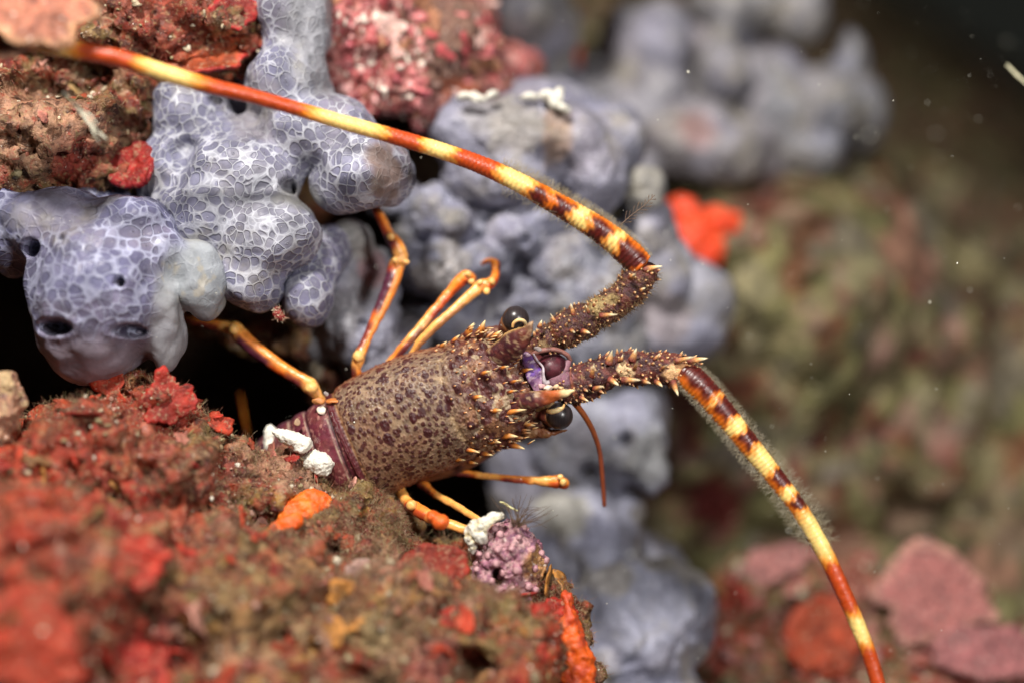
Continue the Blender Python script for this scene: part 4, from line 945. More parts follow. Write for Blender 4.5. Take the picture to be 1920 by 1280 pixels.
# ================================================================== THE LOBSTER
LOB = W(800, 780, 33.8)
lob = thing('spiny_lobster', LOB, 'brown spotted spiny lobster with two banded antennae crawling out of a crevice', 'lobster')
MRN = (0.085, 0.018, 0.018); DRK = (0.035, 0.010, 0.012); ORA = (0.78, 0.26, 0.035); CRE = (0.86, 0.66, 0.34); YEL = (0.90, 0.62, 0.16)
def spine(g, base, tip, r, c0=MRN, c1=ORA, c2=CRE, bend=0.15, seg=10):
    base = np.asarray(base); tip = np.asarray(tip)
    d = tip - base; L = np.linalg.norm(d)
    u = np.linspace(0, 1, 12)
    side = np.array([0, -1, 0.3]) * L * bend
    path = base[None] - 0.15 * d[None] * (1 - u[:, None]) + d[None] * u[:, None] + side[None] * (np.sin(u * math.pi))[:, None] * 0.5
    rad = r * (1 - u ** 1.15) ** 0.85 + 0.003
    v, q, t, s, ph = tube(path, rad, seg)
    c = mixc(mixc(rgb(len(v), c0), c1, sstep(0.10, 0.5, s)), c2, sstep(0.45, 0.85, s))
    g.add(v, q, t, c)
def body():
    g = Geo()
    ns, nt = 430, 360
    ks = [0, 0.10, 0.22, 0.38, 0.55, 0.70, 0.82, 0.92, 1.0]
    T = [(614, 744), (645, 716), (695, 691), (760, 664), (828, 648), (880, 630), (925, 628), (965, 642), (985, 662)]
    B = [(704, 940), (735, 924), (775, 905), (838, 880), (892, 856), (945, 838), (985, 812), (1015, 775), (1020, 742)]
    Hh = [1.10, 1.18, 1.24, 1.28, 1.22, 1.12, 0.98, 0.78, 0.50]
    s = np.linspace(0, 1, ns)
    Y0 = 34.0 - 0.25 * s
    Tx = np.interp(s, ks, [a for a, b in T]); Ty = np.interp(s, ks, [b for a, b in T])
    Bx = np.interp(s, ks, [a for a, b in B]); By = np.interp(s, ks, [b for a, b in B]); H = np.interp(s, ks, Hh)
    ker = np.ones(41) / 41
    def sm(x): return np.convolve(np.concatenate([np.full(20, x[0]) + (np.arange(-20, 0)) * (x[1] - x[0]), x, np.full(20, x[-1]) + np.arange(1, 21) * (x[-1] - x[-2])]), ker, 'valid')
    Tx, Ty, Bx, By, H = map(sm, (Tx, Ty, Bx, By, H))
    TP = np.stack([(Tx - 960) * K * Y0, Y0, (640 - Ty) * K * Y0], 1); BP = np.stack([(Bx - 960) * K * Y0, Y0, (640 - By) * K * Y0], 1)
    mid = (TP + BP) / 2; half = (TP - BP) / 2
    th = np.linspace(-2.1, 2.1, nt)
    n = np.array([0.0, -1.0, 0.06])
    sn = np.sign(np.sin(th)) * np.abs(np.sin(th)) ** 0.92; cs = np.cos(th)
    V = mid[:, None, :] + half[:, None, :] * sn[None, :, None] + n[None, None, :] * (H[:, None] * cs[None, :])[:, :, None]
    v = V.reshape(-1, 3)
    i = np.arange(ns - 1)[:, None] * nt + np.arange(nt - 1)[None, :]
    q = np.stack([i, i + 1, i + nt + 1, i + nt], -1).reshape(-1, 4)
    S = np.repeat(s, nt); TH = np.tile(th, ns)
    nn = normals_of(v, q)
    if (nn[:, 1].mean()) > 0: q = q[:, ::-1]; nn = -nn
    # surface coordinates in cm
    pc = np.stack([S * 5.0, TH * 1.25, np.zeros(len(v))], 1)
    front = sstep(0.50, 0.66, S + 0.03 * np.cos(TH * 2) + 0.05 * fbm(pc, 1.5, 3, 3))
    w1, w2, id1 = worley(pc * np.array([6.6, 6.6, 1]) + 0.0, 3, 2)
    b1, b2, id2 = worley(pc * np.array([2.5, 2.5, 1]) + 3, 8, 2)
    f1, f2, id3 = worley(pc * np.array([10.5, 10.5, 1]) + 9, 18, 2)
    rs = 0.27 + 0.09 * id1
    small = 1 - sstep(rs * 0.85, rs * 1.1, w1)
    rb = 0.15 + 0.12 * id2
    big = (1 - sstep(rb * 0.85, rb * 1.1, b1)) * (id2 > 0.45)
    mini = (1 - sstep(0.14, 0.30, f1)) * 0.55
    side = sstep(0.9, 1.6, np.abs(TH))
    tub = 0.014 * np.clip(1 - w1 / (rs * 1.4), 0, 1) + 0.055 * np.clip(1 - b1 / (rb * 1.3), 0, 1) * (id2 > 0.45) * (0.35 + 1.6 * front) + 0.018 * np.clip(1 - f1 / 0.4, 0, 1)
    cen = (S - (0.60 - 0.10 * np.cos(TH * 1.0))) * 5.0
    groove = np.exp(-(cen / 0.10) ** 2) * sstep(1.7, 1.1, np.abs(TH))
    med = np.exp(-((TH - 0.02) / 0.05) ** 2)
    hump = 0.09 * np.exp(-((S - 0.76) / 0.12) ** 2) * np.cos(np.clip((np.abs(TH) - 0.5) * 2.5, -1.57, 1.57))
    disp = tub - 0.05 * groove + hump + 0.02 * fbm(pc, 2.2, 2, 6) + front * 0.05 * fbm(pc, 6, 3, 16)
    rim = 1 - sstep(0.010, 0.020, S)
    disp = disp + 0.05 * rim - 0.03 * np.exp(-((S - 0.032) / 0.012) ** 2)
    v = v + nn * disp[:, None]
    base = rgb(len(v), (0.18, 0.115, 0.075))
    base = mixc(base, (0.28, 0.185, 0.115), sstep(-0.2, 0.4, fbm(pc, 8, 3, 2)))
    base = mixc(base, (0.19, 0.085, 0.045), 0.55 * sstep(0.0, 0.45, fbm(pc, 1.4, 3, 22)))
    fcol = mixc(rgb(len(v), (0.085, 0.018, 0.020)), (0.26, 0.12, 0.06), sstep(-0.05, 0.3, fbm(pc, 4, 4, 12)))
    c = base * (1 - 0.92 * front[:, None]) + fcol * 0.92 * front[:, None]
    c = mixc(c, (0.10, 0.028, 0.020), 0.75 * sstep(0.80, 0.92, S))
    c = mixc(c, (0.12, 0.04, 0.03), mini * (1 - 0.4 * front))
    c = mixc(c, (0.060, 0.014, 0.013), small * (1 - 0.55 * front) * 0.95)
    c = mixc(c, (0.052, 0.010, 0.012), big * 0.97)
    c = mixc(c, (0.44, 0.30, 0.16), groove * 0.6 * sstep(-0.1, 0.15, fbm(pc, 6, 3, 9)))
    c = mixc(c, (0.40, 0.30, 0.18), 0.7 * sstep(0.22, 0.32, fbm(pc, 7, 3, 41)) * sstep(0.45, 0.7, S))
    c = mixc(c, (0.33, 0.08, 0.02), side * 0.5)
    c = mixc(c, (0.090, 0.014, 0.018), 1 - sstep(0.022, 0.030, S))
    c = mixc(c, (0.26, 0.12, 0.05), np.exp(-((S - 0.035) / 0.006) ** 2) * 0.8)
    g.add(v, q, None, c)
    Vg = v.reshape(ns, nt, 3); Ng = nn.reshape(ns, nt, 3)
    fwd = (W(1000, 715, 33.7) - W(655, 842, 34)); fwd /= np.linalg.norm(fwd)
    # snout: closes the front of the carapace
    vv, tt = ellipsoid(W(985, 700, 33.6), [fwd * 0.62, np.array([0, -0.52, 0]), (TP[-30] - BP[-30]) * 0.42], 5)
    e = 0.03 * fbm(vv, 5, 3)
    g.add(vv + (vv - W(985, 700, 33.6)) * e[:, None], None, tt, mixc(rgb(len(vv), (0.10, 0.022, 0.022)), (0.20, 0.08, 0.045), sstep(0, 0.3, fbm(vv, 6, 3, 3))))
    # spines sown over the front half, pointing forward
    r = np.random.default_rng(3)
    pts = []
    tries = 0
    while len(pts) < 150 and tries < 6000:
        tries += 1
        ss = r.uniform(0.52, 0.98); t0 = r.uniform(-1.9, 1.9)
        if r.random() > (ss - 0.40) * 1.7: continue
        a = int(ss * (ns - 1)); b = int((t0 + 2.1) / 4.2 * (nt - 1))
        p = Vg[a, b]
        if all(np.linalg.norm(p - x) > 0.15 for x in pts):
            pts.append(p)
            L = r.uniform(0.07, 0.15) * (1.35 if abs(t0) > 0.9 else 0.85) * (0.7 + 0.6 * (ss > 0.75))
            d = Ng[a, b] * 0.5 + fwd * 0.95; d /= np.linalg.norm(d)
            spine(g, p, p + d * L, r.uniform(0.022, 0.042) * (1.2 if abs(t0) > 0.9 else 0.8), (0.10, 0.02, 0.015), (0.52, 0.20, 0.06), (0.80, 0.55, 0.30))
    P3 = lambda px, py, Y: W(px, py, Y)
    for (bx, by, bY, tx, ty, tY, w) in (
        (950, 774, 32.9, 987, 767, 32.6, 13), (942, 816, 33.2, 972, 818, 33.0, 17), (960, 834, 33.4, 984, 841, 33.3, 14), (915, 826, 33.2, 940, 829, 33.0, 13),
        (876, 842, 33.2, 900, 848, 33.1, 11), (854, 861, 33.4, 873, 862, 33.3, 9), (826, 875, 33.6, 841, 872, 33.5, 9), (880, 866, 33.5, 896, 868, 33.4, 8), (985, 795, 33.3, 1004, 797, 33.2, 10), (905, 850, 33.4, 925, 853, 33.3, 10),
        (877, 626, 33.4, 889, 605, 33.2, 16), (900, 624, 33.3, 910, 600, 33.1, 17), (850, 640, 33.5, 862, 628, 33.4, 10), (925, 632, 33.2, 940, 620, 33.1, 12), (826, 650, 33.5, 838, 640, 33.4, 8),
        (980, 695, 32.9, 1000, 691, 32.7, 9), (960, 716, 32.7, 975, 712, 32.5, 7), (940, 690, 32.6, 954, 686, 32.4, 7), (955, 735, 32.7, 970, 731, 32.5, 7),
        (905, 700, 32.5, 920, 695, 32.3, 9), (890, 745, 32.5, 906, 742, 32.3, 10), (930, 655, 32.9, 948, 646, 32.7, 9), (925, 770, 32.7, 942, 768, 32.5, 11)):
        spine(g, P3(bx, by, bY), P3(tx, ty, tY), w * 0.5 * K * 33, (0.12, 0.02, 0.015), ORA, CRE)
    # the two great horns over the eyes
    def horn(pts, edge, tipc):
        p, rd = pxpath(pts)
        v, q, t, s, ph = tube(p, rd, 28, flat=0.62, samples=60)
        c = mixc(rgb(len(v), (0.055, 0.010, 0.016)), (0.13, 0.035, 0.03), sstep(-.05, 0.3, fbm(v, 9, 4)))
        c = mixc(c, (0.36, 0.24, 0.14), 0.8 * sstep(0.24, 0.34, fbm(v, 10, 3, 5)))
        c = mixc(c, (0.55, 0.13, 0.03), sstep(0.58, 0.8, s) * 0.9 * tipc)
        c = mixc(c, CRE, sstep(0.82, 0.92, s) * tipc)
        c = mixc(c, (0.70, 0.42, 0.14), edge * np.exp(-((ph - 4.71) / 0.35) ** 2))
        v = v + normals_of(v, q, t) * (0.045 * fbm(v, 5, 4))[:, None]
        g.add(v, q, t, c)
    horn([(900, 684, 26, 33.1), (940, 662, 48, 32.8), (966, 642, 50, 32.5), (984, 626, 30, 32.3), (993, 613, 15, 32.2), (999, 602, 3, 32.15)], 0.9, 0.12)
    horn([(920, 772, 24, 33.3), (960, 760, 40, 32.95), (1000, 750, 36, 32.6), (1030, 743, 25, 32.4), (1055, 737, 17, 32.25), (1078, 731, 3, 32.2)], 0.2, 1.0)
    # dark cup of the antennular plate, its pale folded rim, and the violet face plate
    vv, tt = ellipsoid(W(1033, 690, 33.3), [np.array([0.40, 0, 0.05]), np.array([0, -0.42, 0]), np.array([0, 0, 0.34])], 5)
    g.add(vv, None, tt, mixc(rgb(len(vv), (0.035, 0.005, 0.010)), (0.085, 0.012, 0.022), sstep(0, 0.3, fbm(vv, 4, 3))))
    for pts, cc in (([(998, 664, 8, 33.0), (1015, 657, 10, 32.95), (1040, 655, 9, 33.0), (1062, 664, 9, 33.1), (1070, 676, 8, 33.2)], (0.26, 0.11, 0.09)),
                    ([(1066, 676, 12, 33.2), (1058, 694, 20, 33.15), (1046, 710, 24, 33.1), (1036, 722, 26, 33.0)], (0.24, 0.11, 0.14)),
                    ([(1000, 663, 4, 32.85), (1008, 676, 4, 32.8), (1018, 688, 4.5, 32.8), (1019, 704, 5, 32.8), (1022, 716, 10, 32.8), (1030, 716, 8, 32.8)], (0.62, 0.52, 0.56))):
        p, rd = pxpath(pts)
        v, q, t, s, ph = tube(p, rd, 14, samples=40)
        g.add(v, q, t, mixc(rgb(len(v), cc), np.asarray(cc) * 0.6, sstep(0, 0.3, fbm(v, 7, 3))))
    p, rd = pxpath([(985, 660, 12, 33.0), (990, 676, 24, 32.9), (1000, 697, 30, 32.85), (1006, 714, 28, 32.85), (1012, 728, 24, 32.85), (1020, 738, 14, 32.8)])
    v, q, t, s, ph = tube(p, rd, 24, flat=0.45, samples=50)
    v = v + normals_of(v, q, t) * (0.04 * fbm(v, 6, 3))[:, None]
    c = mixc(rgb(len(v), (0.12, 0.045, 0.10)), (0.13, 0.05, 0.36), np.exp(-((s - 0.38) / 0.20) ** 2) * sstep(-0.35, 0.1, fbm(v, 7, 3, 8)))
    c = mixc(c, (0.5, 0.36, 0.42), 0.7 * sstep(0.22, 0.34, fbm(v, 13, 3, 9)))
    c = mixc(c, (0.42, 0.22, 0.34), sstep(0.55, 0.8, s) * sstep(-0.1, 0.2, fbm(v, 8, 3)))
    g.add(v, q, t, c)
    for (a, b, w, cc) in ((1028, 728, 14, (0.80, 0.62, 0.5)), (1042, 725, 10, (0.72, 0.5, 0.3)), (1052, 728, 9, (0.75, 0.5, 0.26)), (1016, 724, 9, (0.6, 0.36, 0.36)), (1008, 655, 12, (0.5, 0.42, 0.4)), (1036, 748, 12, (0.7, 0.45, 0.25)), (1020, 748, 9, (.6, .3, .12))):
        vv, tt = ellipsoid(W(a, b, 32.7), np.diag([w * 0.62, w * 0.5, w * 0.42]) * K * 33, 3)
        vv = vv + 0.04 * np.stack([fbm(vv, 9, 2, 1), fbm(vv, 9, 2, 2), fbm(vv, 9, 2, 3)], 1)
        g.add(vv, None, tt, cc)
    # cheek and spiny lower cheek plate, flank skirt
    for pts, cc in (([(985, 640, 20, 33.8), (1010, 648, 40, 33.7), (1040, 640, 46, 33.7), (1060, 640, 30, 33.7)], (0.10, 0.024, 0.022)),
                    ([(930, 825, 30, 33.9), (975, 805, 40, 33.8), (1020, 790, 34, 33.7), (1045, 770, 30, 33.6)], (0.09, 0.03, 0.02)),
                    ([(985, 808, 22, 33.6), (1020, 812, 16, 33.5), (1045, 809, 9, 33.4), (1064, 806, 2, 33.3)], (0.20, 0.07, 0.03)),
                    ([(870, 640, 30, 34.0), (905, 632, 34, 33.8), (940, 622, 26, 33.7), (960, 618, 16, 33.6)], (0.13, 0.04, 0.03)),
                    ([(1000, 760, 26, 33.5), (1020, 755, 24, 33.3), (1035, 757, 16, 33.2)], (0.30, 0.17, 0.07))):
        p, rd = pxpath(pts)
        v, q, t, s, ph = tube(p, rd, 24, samples=50)
        v = rough_up(v, q, t, ((4, 0.05), (10, 0.03)), 6)
        g.add(v, q, t, mixc(rgb(len(v), cc), (0.32, 0.17, 0.07), 0.6 * sstep(0.05, 0.3, fbm(v, 9, 3))))
    for k in range(30):        # small combs of cream points round the sockets
        a = r.uniform(0, 1)
        px, py = (r.uniform(925, 1010), r.uniform(786, 838)) if k % 2 else (r.uniform(870, 950), r.uniform(615, 640))
        b0 = W(px, py, r.uniform(33.0, 33.3))
        spine(g, b0, b0 + fwd * r.uniform(0.08, 0.2) + np.array([0, -0.05, r.uniform(-0.05, 0.05)]), r.uniform(0.015, 0.03), (0.14, 0.04, 0.02), (0.6, 0.3, 0.1), CRE)
    # tail: overlapping rings going back into the hollow
    AT = [(652, 716, 34.0), (622, 742, 34.02), (598, 752, 34.1), (572, 768, 34.3), (540, 786, 34.6), (505, 808, 35.0), (468, 836, 35.6), (425, 872, 36.5), (380, 915, 37.5)]
    AB = [(728, 925, 34.0), (700, 938, 34.02), (672, 944, 34.1), (646, 952, 34.3), (612, 962, 34.6), (572, 972, 35.0), (540, 985, 35.6), (500, 1000, 36.5), (450, 1010, 37.5)]
    na = 300
    TA, _ = resample(np.array([W(*a) for a in AT]), np.ones(len(AT)), na); BA, _ = resample(np.array([W(*a) for a in AB]), np.ones(len(AB)), na)
    u = np.linspace(0, 1, na)
    mid = (TA + BA) / 2; half = (TA - BA) / 2
    joints = np.array([0.10, 0.205, 0.285, 0.40, 0.52, 0.65, 0.8, 0.93])
    seg = np.searchsorted(joints, u)
    lo = np.concatenate([[0], joints, [1.06]])
    f = (u - lo[seg]) / (lo[seg + 1] - lo[seg])
    prof = 0.94 + 0.07 * np.sin(np.clip(f, 0, 1) * math.pi) ** 0.4 - 0.05 * u
    nt2 = 200
    th = np.linspace(-1.9, 1.9, nt2)
    V = mid[:, None, :] + (half * prof[:, None])[:, None, :] * np.sin(th)[None, :, None] + np.array([0, -1.0, 0.05])[None, None, :] * (1.08 * prof[:, None] * np.cos(th)[None, :])[:, :, None]
    v = V.reshape(-1, 3)
    i = np.arange(na - 1)[:, None] * nt2 + np.arange(nt2 - 1)[None, :]
    q = np.stack([i, i + nt2, i + nt2 + 1, i + 1], -1).reshape(-1, 4)
    nn = normals_of(v, q)
    if nn[:, 1].mean() > 0: q = q[:, ::-1]; nn = -nn
    U = np.repeat(u, nt2); F = np.repeat(f, nt2); TH = np.tile(th, na)
    v = v + nn * (0.012 * fbm(v, 9, 3))[:, None]
    c = mixc(rgb(len(v), (0.135, 0.022, 0.038)), (0.085, 0.020, 0.045), sstep(0.2, 0.45, U))
    c = mixc(c, (0.22, 0.06, 0.05), 0.5 * sstep(0, 0.35, fbm(v, 3, 3, 4)))
    c = mixc(c, (0.40, 0.18, 0.15), 0.8 * sstep(0.30, 0.36, fbm(v, 11, 2, 14)))
    c = mixc(c, (0.035, 0.010, 0.012), np.exp(-((F - 1.0) / 0.05) ** 2) + np.exp(-(F / 0.05) ** 2))
    c = mixc(c, (0.40, 0.30, 0.22), np.exp(-((F - 0.12) / 0.035) ** 2) * (0.35 + 0.65 * (sstep(-0.2, 0.2, fbm(v, 3, 2, 44)))))
    c = mixc(c, (0.45, 0.14, 0.04), sstep(-1.0, -1.3, TH) * 0.9)
    c = mixc(c, (0.16, 0.06, 0.08), sstep(1.2, 1.4, TH) * 0.6)
    g.add(v, q, None, c)
    for (a, b, w, hh, cc) in ((603, 768, 12, 14, (0.82, 0.70, 0.58)), (598, 752, 20, 12, (0.55, 0.22, 0.07)), (628, 752, 30, 8, (0.60, 0.20, 0.05)), (658, 914, 15, 12, (0.75, 0.66, 0.56)), (690, 918, 20, 16, (0.42, 0.14, 0.05)), (558, 790, 10, 12, (0.4, 0.25, 0.15)), (612, 738, 7, 9, (.4, .35, .33))):
        vv, tt = ellipsoid(W(a, b, 33.35 if b < 800 else 33.5), np.diag([w * 0.6, w * 0.4, hh * 0.6]) * K * 33, 3)
        vv = vv + 0.05 * np.stack([fbm(vv, 7, 2, 1), fbm(vv, 7, 2, 2), fbm(vv, 7, 2, 3)], 1)
        g.add(vv, None, tt, cc)
    # underside, so that the legs have a chest to come out of
    vv, tt = ellipsoid((W(700, 850, 34.6) + W(960, 745, 34.3)) / 2, [(W(960, 745, 34.3) - W(690, 850, 34.6)) * 0.62, np.array([0, 0.75, 0]), half[0] * 0.86], 5)
    g.add(vv, None, tt, mixc(rgb(len(vv), (0.20, 0.07, 0.025)), (0.10, 0.03, 0.02), sstep(0, 0.3, fbm(vv, 3, 3))))
    obj('body', g, M['shell'], lob)
    return fwd
FWD = body()

# eyes
def eye(cx, cy, Y, r_px, stalk, cres):
    R = r_px * K * Y
    vv, tt = ellipsoid(W(cx, cy, Y), np.diag([R, R, R]), 5)
    o = obj('eye', (vv, None, tt, rgb(len(vv), (0.02, 0.02, 0.02))), M['eye'], lob)
    p, rd = pxpath(stalk)
    v, q, t, s, ph = tube(p, rd, 20, samples=40)
    obj('eyestalk', (v, q, t, mixc(rgb(len(v), (0.16, 0.035, 0.025)), (0.45, 0.22, 0.08), sstep(0.75, 1.0, s))), M['shell'], o)
    p, rd = pxpath(cres)
    v, q, t, s, ph = tube(p, rd, 12, samples=40)
    obj('eye_rim', (v, q, t, mixc(rgb(len(v), (0.62, 0.34, 0.12)), CRE, np.sin(s * math.pi) ** 2)), M['limb'], o)
m, nt_, p_ = new_mat('lobster_eye')
tcn = N(nt_, 'ShaderNodeTexCoord').outputs['Object']
wv = N(nt_, 'ShaderNodeTexWave'); wv.inputs['Scale'].default_value = 9; wv.inputs['Distortion'].default_value = 0.4; nt_.links.new(tcn, wv.inputs['Vector'])
nt_.links.new(mixrgb(nt_, (0.016, 0.013, 0.014), (0.045, 0.034, 0.036), wv.outputs['Fac']), p_.inputs['Base Color'])
p_.inputs['Roughness'].default_value = 0.3; p_.inputs['Specular IOR Level'].default_value = 0.5
M['eye'] = m
eye(967, 599, 33.25, 25.5, [(925, 640, 20, 33.9), (945, 622, 30, 33.7), (958, 608, 44, 33.4), (964, 602, 47, 33.32)], [(961, 614, 5, 32.75), (963, 606, 6, 32.72), (972, 600, 7, 32.7), (982, 602, 7, 32.75), (986, 610, 6, 32.9), (980, 617, 5, 32.95), (966, 621, 4, 32.9)])
eye(1049, 779, 33.2, 25.5, [(1000, 775, 20, 33.8), (1020, 776, 30, 33.6), (1036, 778, 44, 33.4), (1044, 779, 47, 33.3)], [(1026, 770, 7, 32.8), (1034, 771, 10, 32.72), (1046, 768, 10, 32.7), (1055, 764, 6, 32.8), (1058, 758, 4, 32.9)])

# antennae
def bands(total, marks, s, ph, dirphi):
    """marks: list of (start 0..1, kind) runs; 0 cream, 1 red, 2 dark blotch on orange, 3 orange saddle"""
    c = np.zeros((len(s), 3))
    fac = np.cos(ph - dirphi)                       # 1 on the dark-striped side
    CR = np.array((0.97, 0.68, 0.22)); RD = np.array((0.50, 0.065, 0.012)); DK = np.array((0.085, 0.010, 0.008)); OR = np.array((0.86, 0.27, 0.015)); YL = np.array((0.93, 0.48, 0.06))
    ends = [a for a, k in marks[1:]] + [1.02]
    nz = 0.004 * np.sin(ph * 3 + s * 90) + 0.003 * np.sin(ph * 7 - s * 300)
    for i, (a, k) in enumerate(marks):
        b = ends[i]
        f = np.clip((s + nz - a) / (b - a), 0, 1)
        if k == 0: col = mixc(mixc(rgb(len(s), CR), YL, sstep(0.2, -0.8, fac)), OR, 0.75 * (1 - sstep(0.0, 0.28, np.minimum(f, 1 - f))))
        elif k == 1: col = mixc(mixc(rgb(len(s), RD), (0.66, 0.12, 0.015), sstep(-0.2, -0.9, fac)), OR, 0.7 * (1 - sstep(0.0, 0.15, np.minimum(f, 1 - f))))
        elif k == 2:
            col = mixc(rgb(len(s), OR), (0.62, 0.13, 0.01), sstep(-0.3, 0.5, fac))
            col = mixc(col, DK, sstep(0.30, 0.80, fac + 0.1 * np.sin(s * 160)) * sstep(0.0, 0.16, np.minimum(f, 1 - f)))
        else: col = mixc(rgb(len(s), YL), (0.62, 0.14, 0.012), sstep(0.2, 0.8, fac))
        w = 0.010
        m = sstep(a - w, a + w, s + nz) if i else np.ones(len(s))
        c = c * (1 - m[:, None]) + col * m[:, None]
    return c
def flagellum(parent, pts, marks, dirphi, rings, samples=1300):
    p, rd = pxpath(pts)
    v, q, t, s, ph = tube(p, rd, 36, samples=samples)
    L = np.linalg.norm(np.diff(p, axis=0), axis=1).sum()
    ring = np.sin(s * L * rings * 2 * math.pi)
    v = v + normals_of(v, q, t) * (0.0045 * ring * np.clip(1 - 1.5 * s, 0, 1) + 0.008 * fbm(v, 12, 3))[:, None]
    c = bands(L, marks, s, ph, dirphi) * (0.96 + 0.09 * ring * np.clip(1 - 2.2 * s, 0, 1))[:, None]
    return obj('flagellum', (v, q, t, c), M['limb'], parent), v, q, s
def setae(parent, v, q, s_hi, n, length, rad, seed, side=None):
    P, Nn = sample(v, q, n, side, seed)
    g = Geo()
    strands(g, P, Nn, length, rad, 0.9, 5, ((0.5, 0.45, 0.32), (0.42, 0.36, 0.25)), seed)
    o = obj('setae', g, M['seta'], parent)
    o['kind'] = 'stuff'
def peduncle(g, pts, seed, cream, bigs):
    p, rd = pxpath(pts)
    v, q, t, s, ph = tube(p, rd, 90, samples=260)
    j = (np.exp(-((s - 0.22) / 0.03) ** 2) + np.exp(-((s - 0.50) / 0.03) ** 2))
    w1, _, i1 = worley(v * 9, seed)
    v = v + normals_of(v, q, t) * (-0.07 * j + 0.05 * fbm(v, 3, 3, seed) + 0.05 * np.clip(0.5 - w1, 0, 1))[:, None]
    c = mixc(rgb(len(v), (0.055, 0.010, 0.013)), (0.15, 0.035, 0.025), sstep(-0.05, 0.3, fbm(v, 5, 3, seed)))
    c = mixc(c, (0.42, 0.25, 0.11), 0.85 * (w1 < 0.22) * (i1 > 0.5))
    for (a, b, Y, r, colr) in cream:
        c = mixc(c, colr, 0.9 * near(v, a, b, Y, r, nz=0.6 * fbm(v, 4, 3, seed)))
    c = mixc(c, (0.40, 0.12, 0.04), 0.6 * np.exp(-((s - 0.24) / 0.012) ** 2))
    g.add(v, q, t, c)
    P, Nn = sample(v, q, 900, None, seed + 3)
    kept = []
    r = np.random.default_rng(seed)
    d0 = p[-1] - p[0]; d0 /= np.linalg.norm(d0)
    for i in range(len(P)):
        if len(kept) > 120: break
        if all(np.linalg.norm(P[i] - x) > 0.10 for x in kept):
            kept.append(P[i])
            L = r.uniform(0.035, 0.09) * (1.7 if r.random() < 0.12 else 1)
            d = Nn[i] * 0.9 + d0 * 0.5; d /= np.linalg.norm(d)
            spine(g, P[i], P[i] + d * L, 0.026 + L * 0.16, (0.11, 0.02, 0.016), (0.48, 0.19, 0.07), (0.80, 0.56, 0.28), 0.05, 8)
    for (bx, by, bY, tx, ty, tY, w) in bigs:
        spine(g, W(bx, by, bY), W(tx, ty, tY), w * 0.42 * K * 33, (0.22, 0.04, 0.025), (0.70, 0.32, 0.10), (0.90, 0.76, 0.48), 0.05, 12)
    return v, q

def antenna(ped, cream, bigs, fl, marks, dirphi, seed, rings):
    g = Geo()
    pv, pq = peduncle(g, ped, seed, cream, bigs)
    a = obj('antenna', g, M['pedun'], lob)
    f, v, q, s = flagellum(a, fl, marks, dirphi, rings)
    return a, pv, pq, v, q
an1, pv1, pq1, fv1, fq1 = antenna(
    [(1000, 660, 44, 33.7), (1030, 640, 60, 33.5), (1062, 618, 68, 33.3), (1100, 600, 66, 33.2), (1135, 580, 60, 33.1), (1165, 560, 60, 33.0), (1190, 532, 60, 32.9), (1208, 508, 52, 32.85), (1212, 498, 36, 32.8)],
    [(1115, 572, 32.6, 22, (0.36, 0.26, 0.10)), (1150, 560, 32.5, 14, (0.32, 0.22, 0.08)), (1018, 648, 33, 14, (0.42, 0.28, 0.14))],
    [(1212, 505, 32.6, 1242, 499, 32.5, 16), (1130, 592, 32.5, 1158, 590, 32.3, 13), (1075, 588, 32.9, 1070, 569, 32.8, 12), (1040, 604, 33, 1032, 588, 32.9, 9), (1095, 622, 32.6, 1107, 625, 32.4, 14), (1072, 620, 32.5, 1078, 624, 32.3, 10), (1184, 520, 32.4, 1192, 514, 32.1, 14), (1012, 612, 33, 1016, 600, 32.9, 12), (1200, 545, 32.6, 1210, 540, 32.5, 10), (1103, 584, 32.8, 1098, 572, 32.7, 8)],
    [(1200, 498, 52, 32.8), (1178, 474, 54, 32.75), (1140, 442, 50, 32.7), (1095, 412, 46, 32.65), (1040, 380, 42, 32.6), (972, 342, 38, 32.5), (900, 309, 34, 32.4), (820, 281, 31, 32.2), (730, 254, 29, 32.0), (640, 229, 28, 31.8), (555, 204, 27, 31.6), (470, 180, 28, 31.3), (395, 162, 30, 31.0), (315, 139, 32, 30.7), (230, 112, 33, 30.4), (150, 95, 34, 30.2), (70, 80, 34, 30.05), (0, 62, 32, 29.9)],
    [(0, 2), (0.048, 0), (0.066, 2), (0.105, 0), (0.135, 2), (0.168, 3), (0.178, 2), (0.205, 0), (0.262, 1), (0.335, 0), (0.385, 1), (0.44, 0), (0.555, 1), (0.725, 0), (0.81, 1), (0.895, 0), (0.96, 1)], 5.95, 71, 9.0)
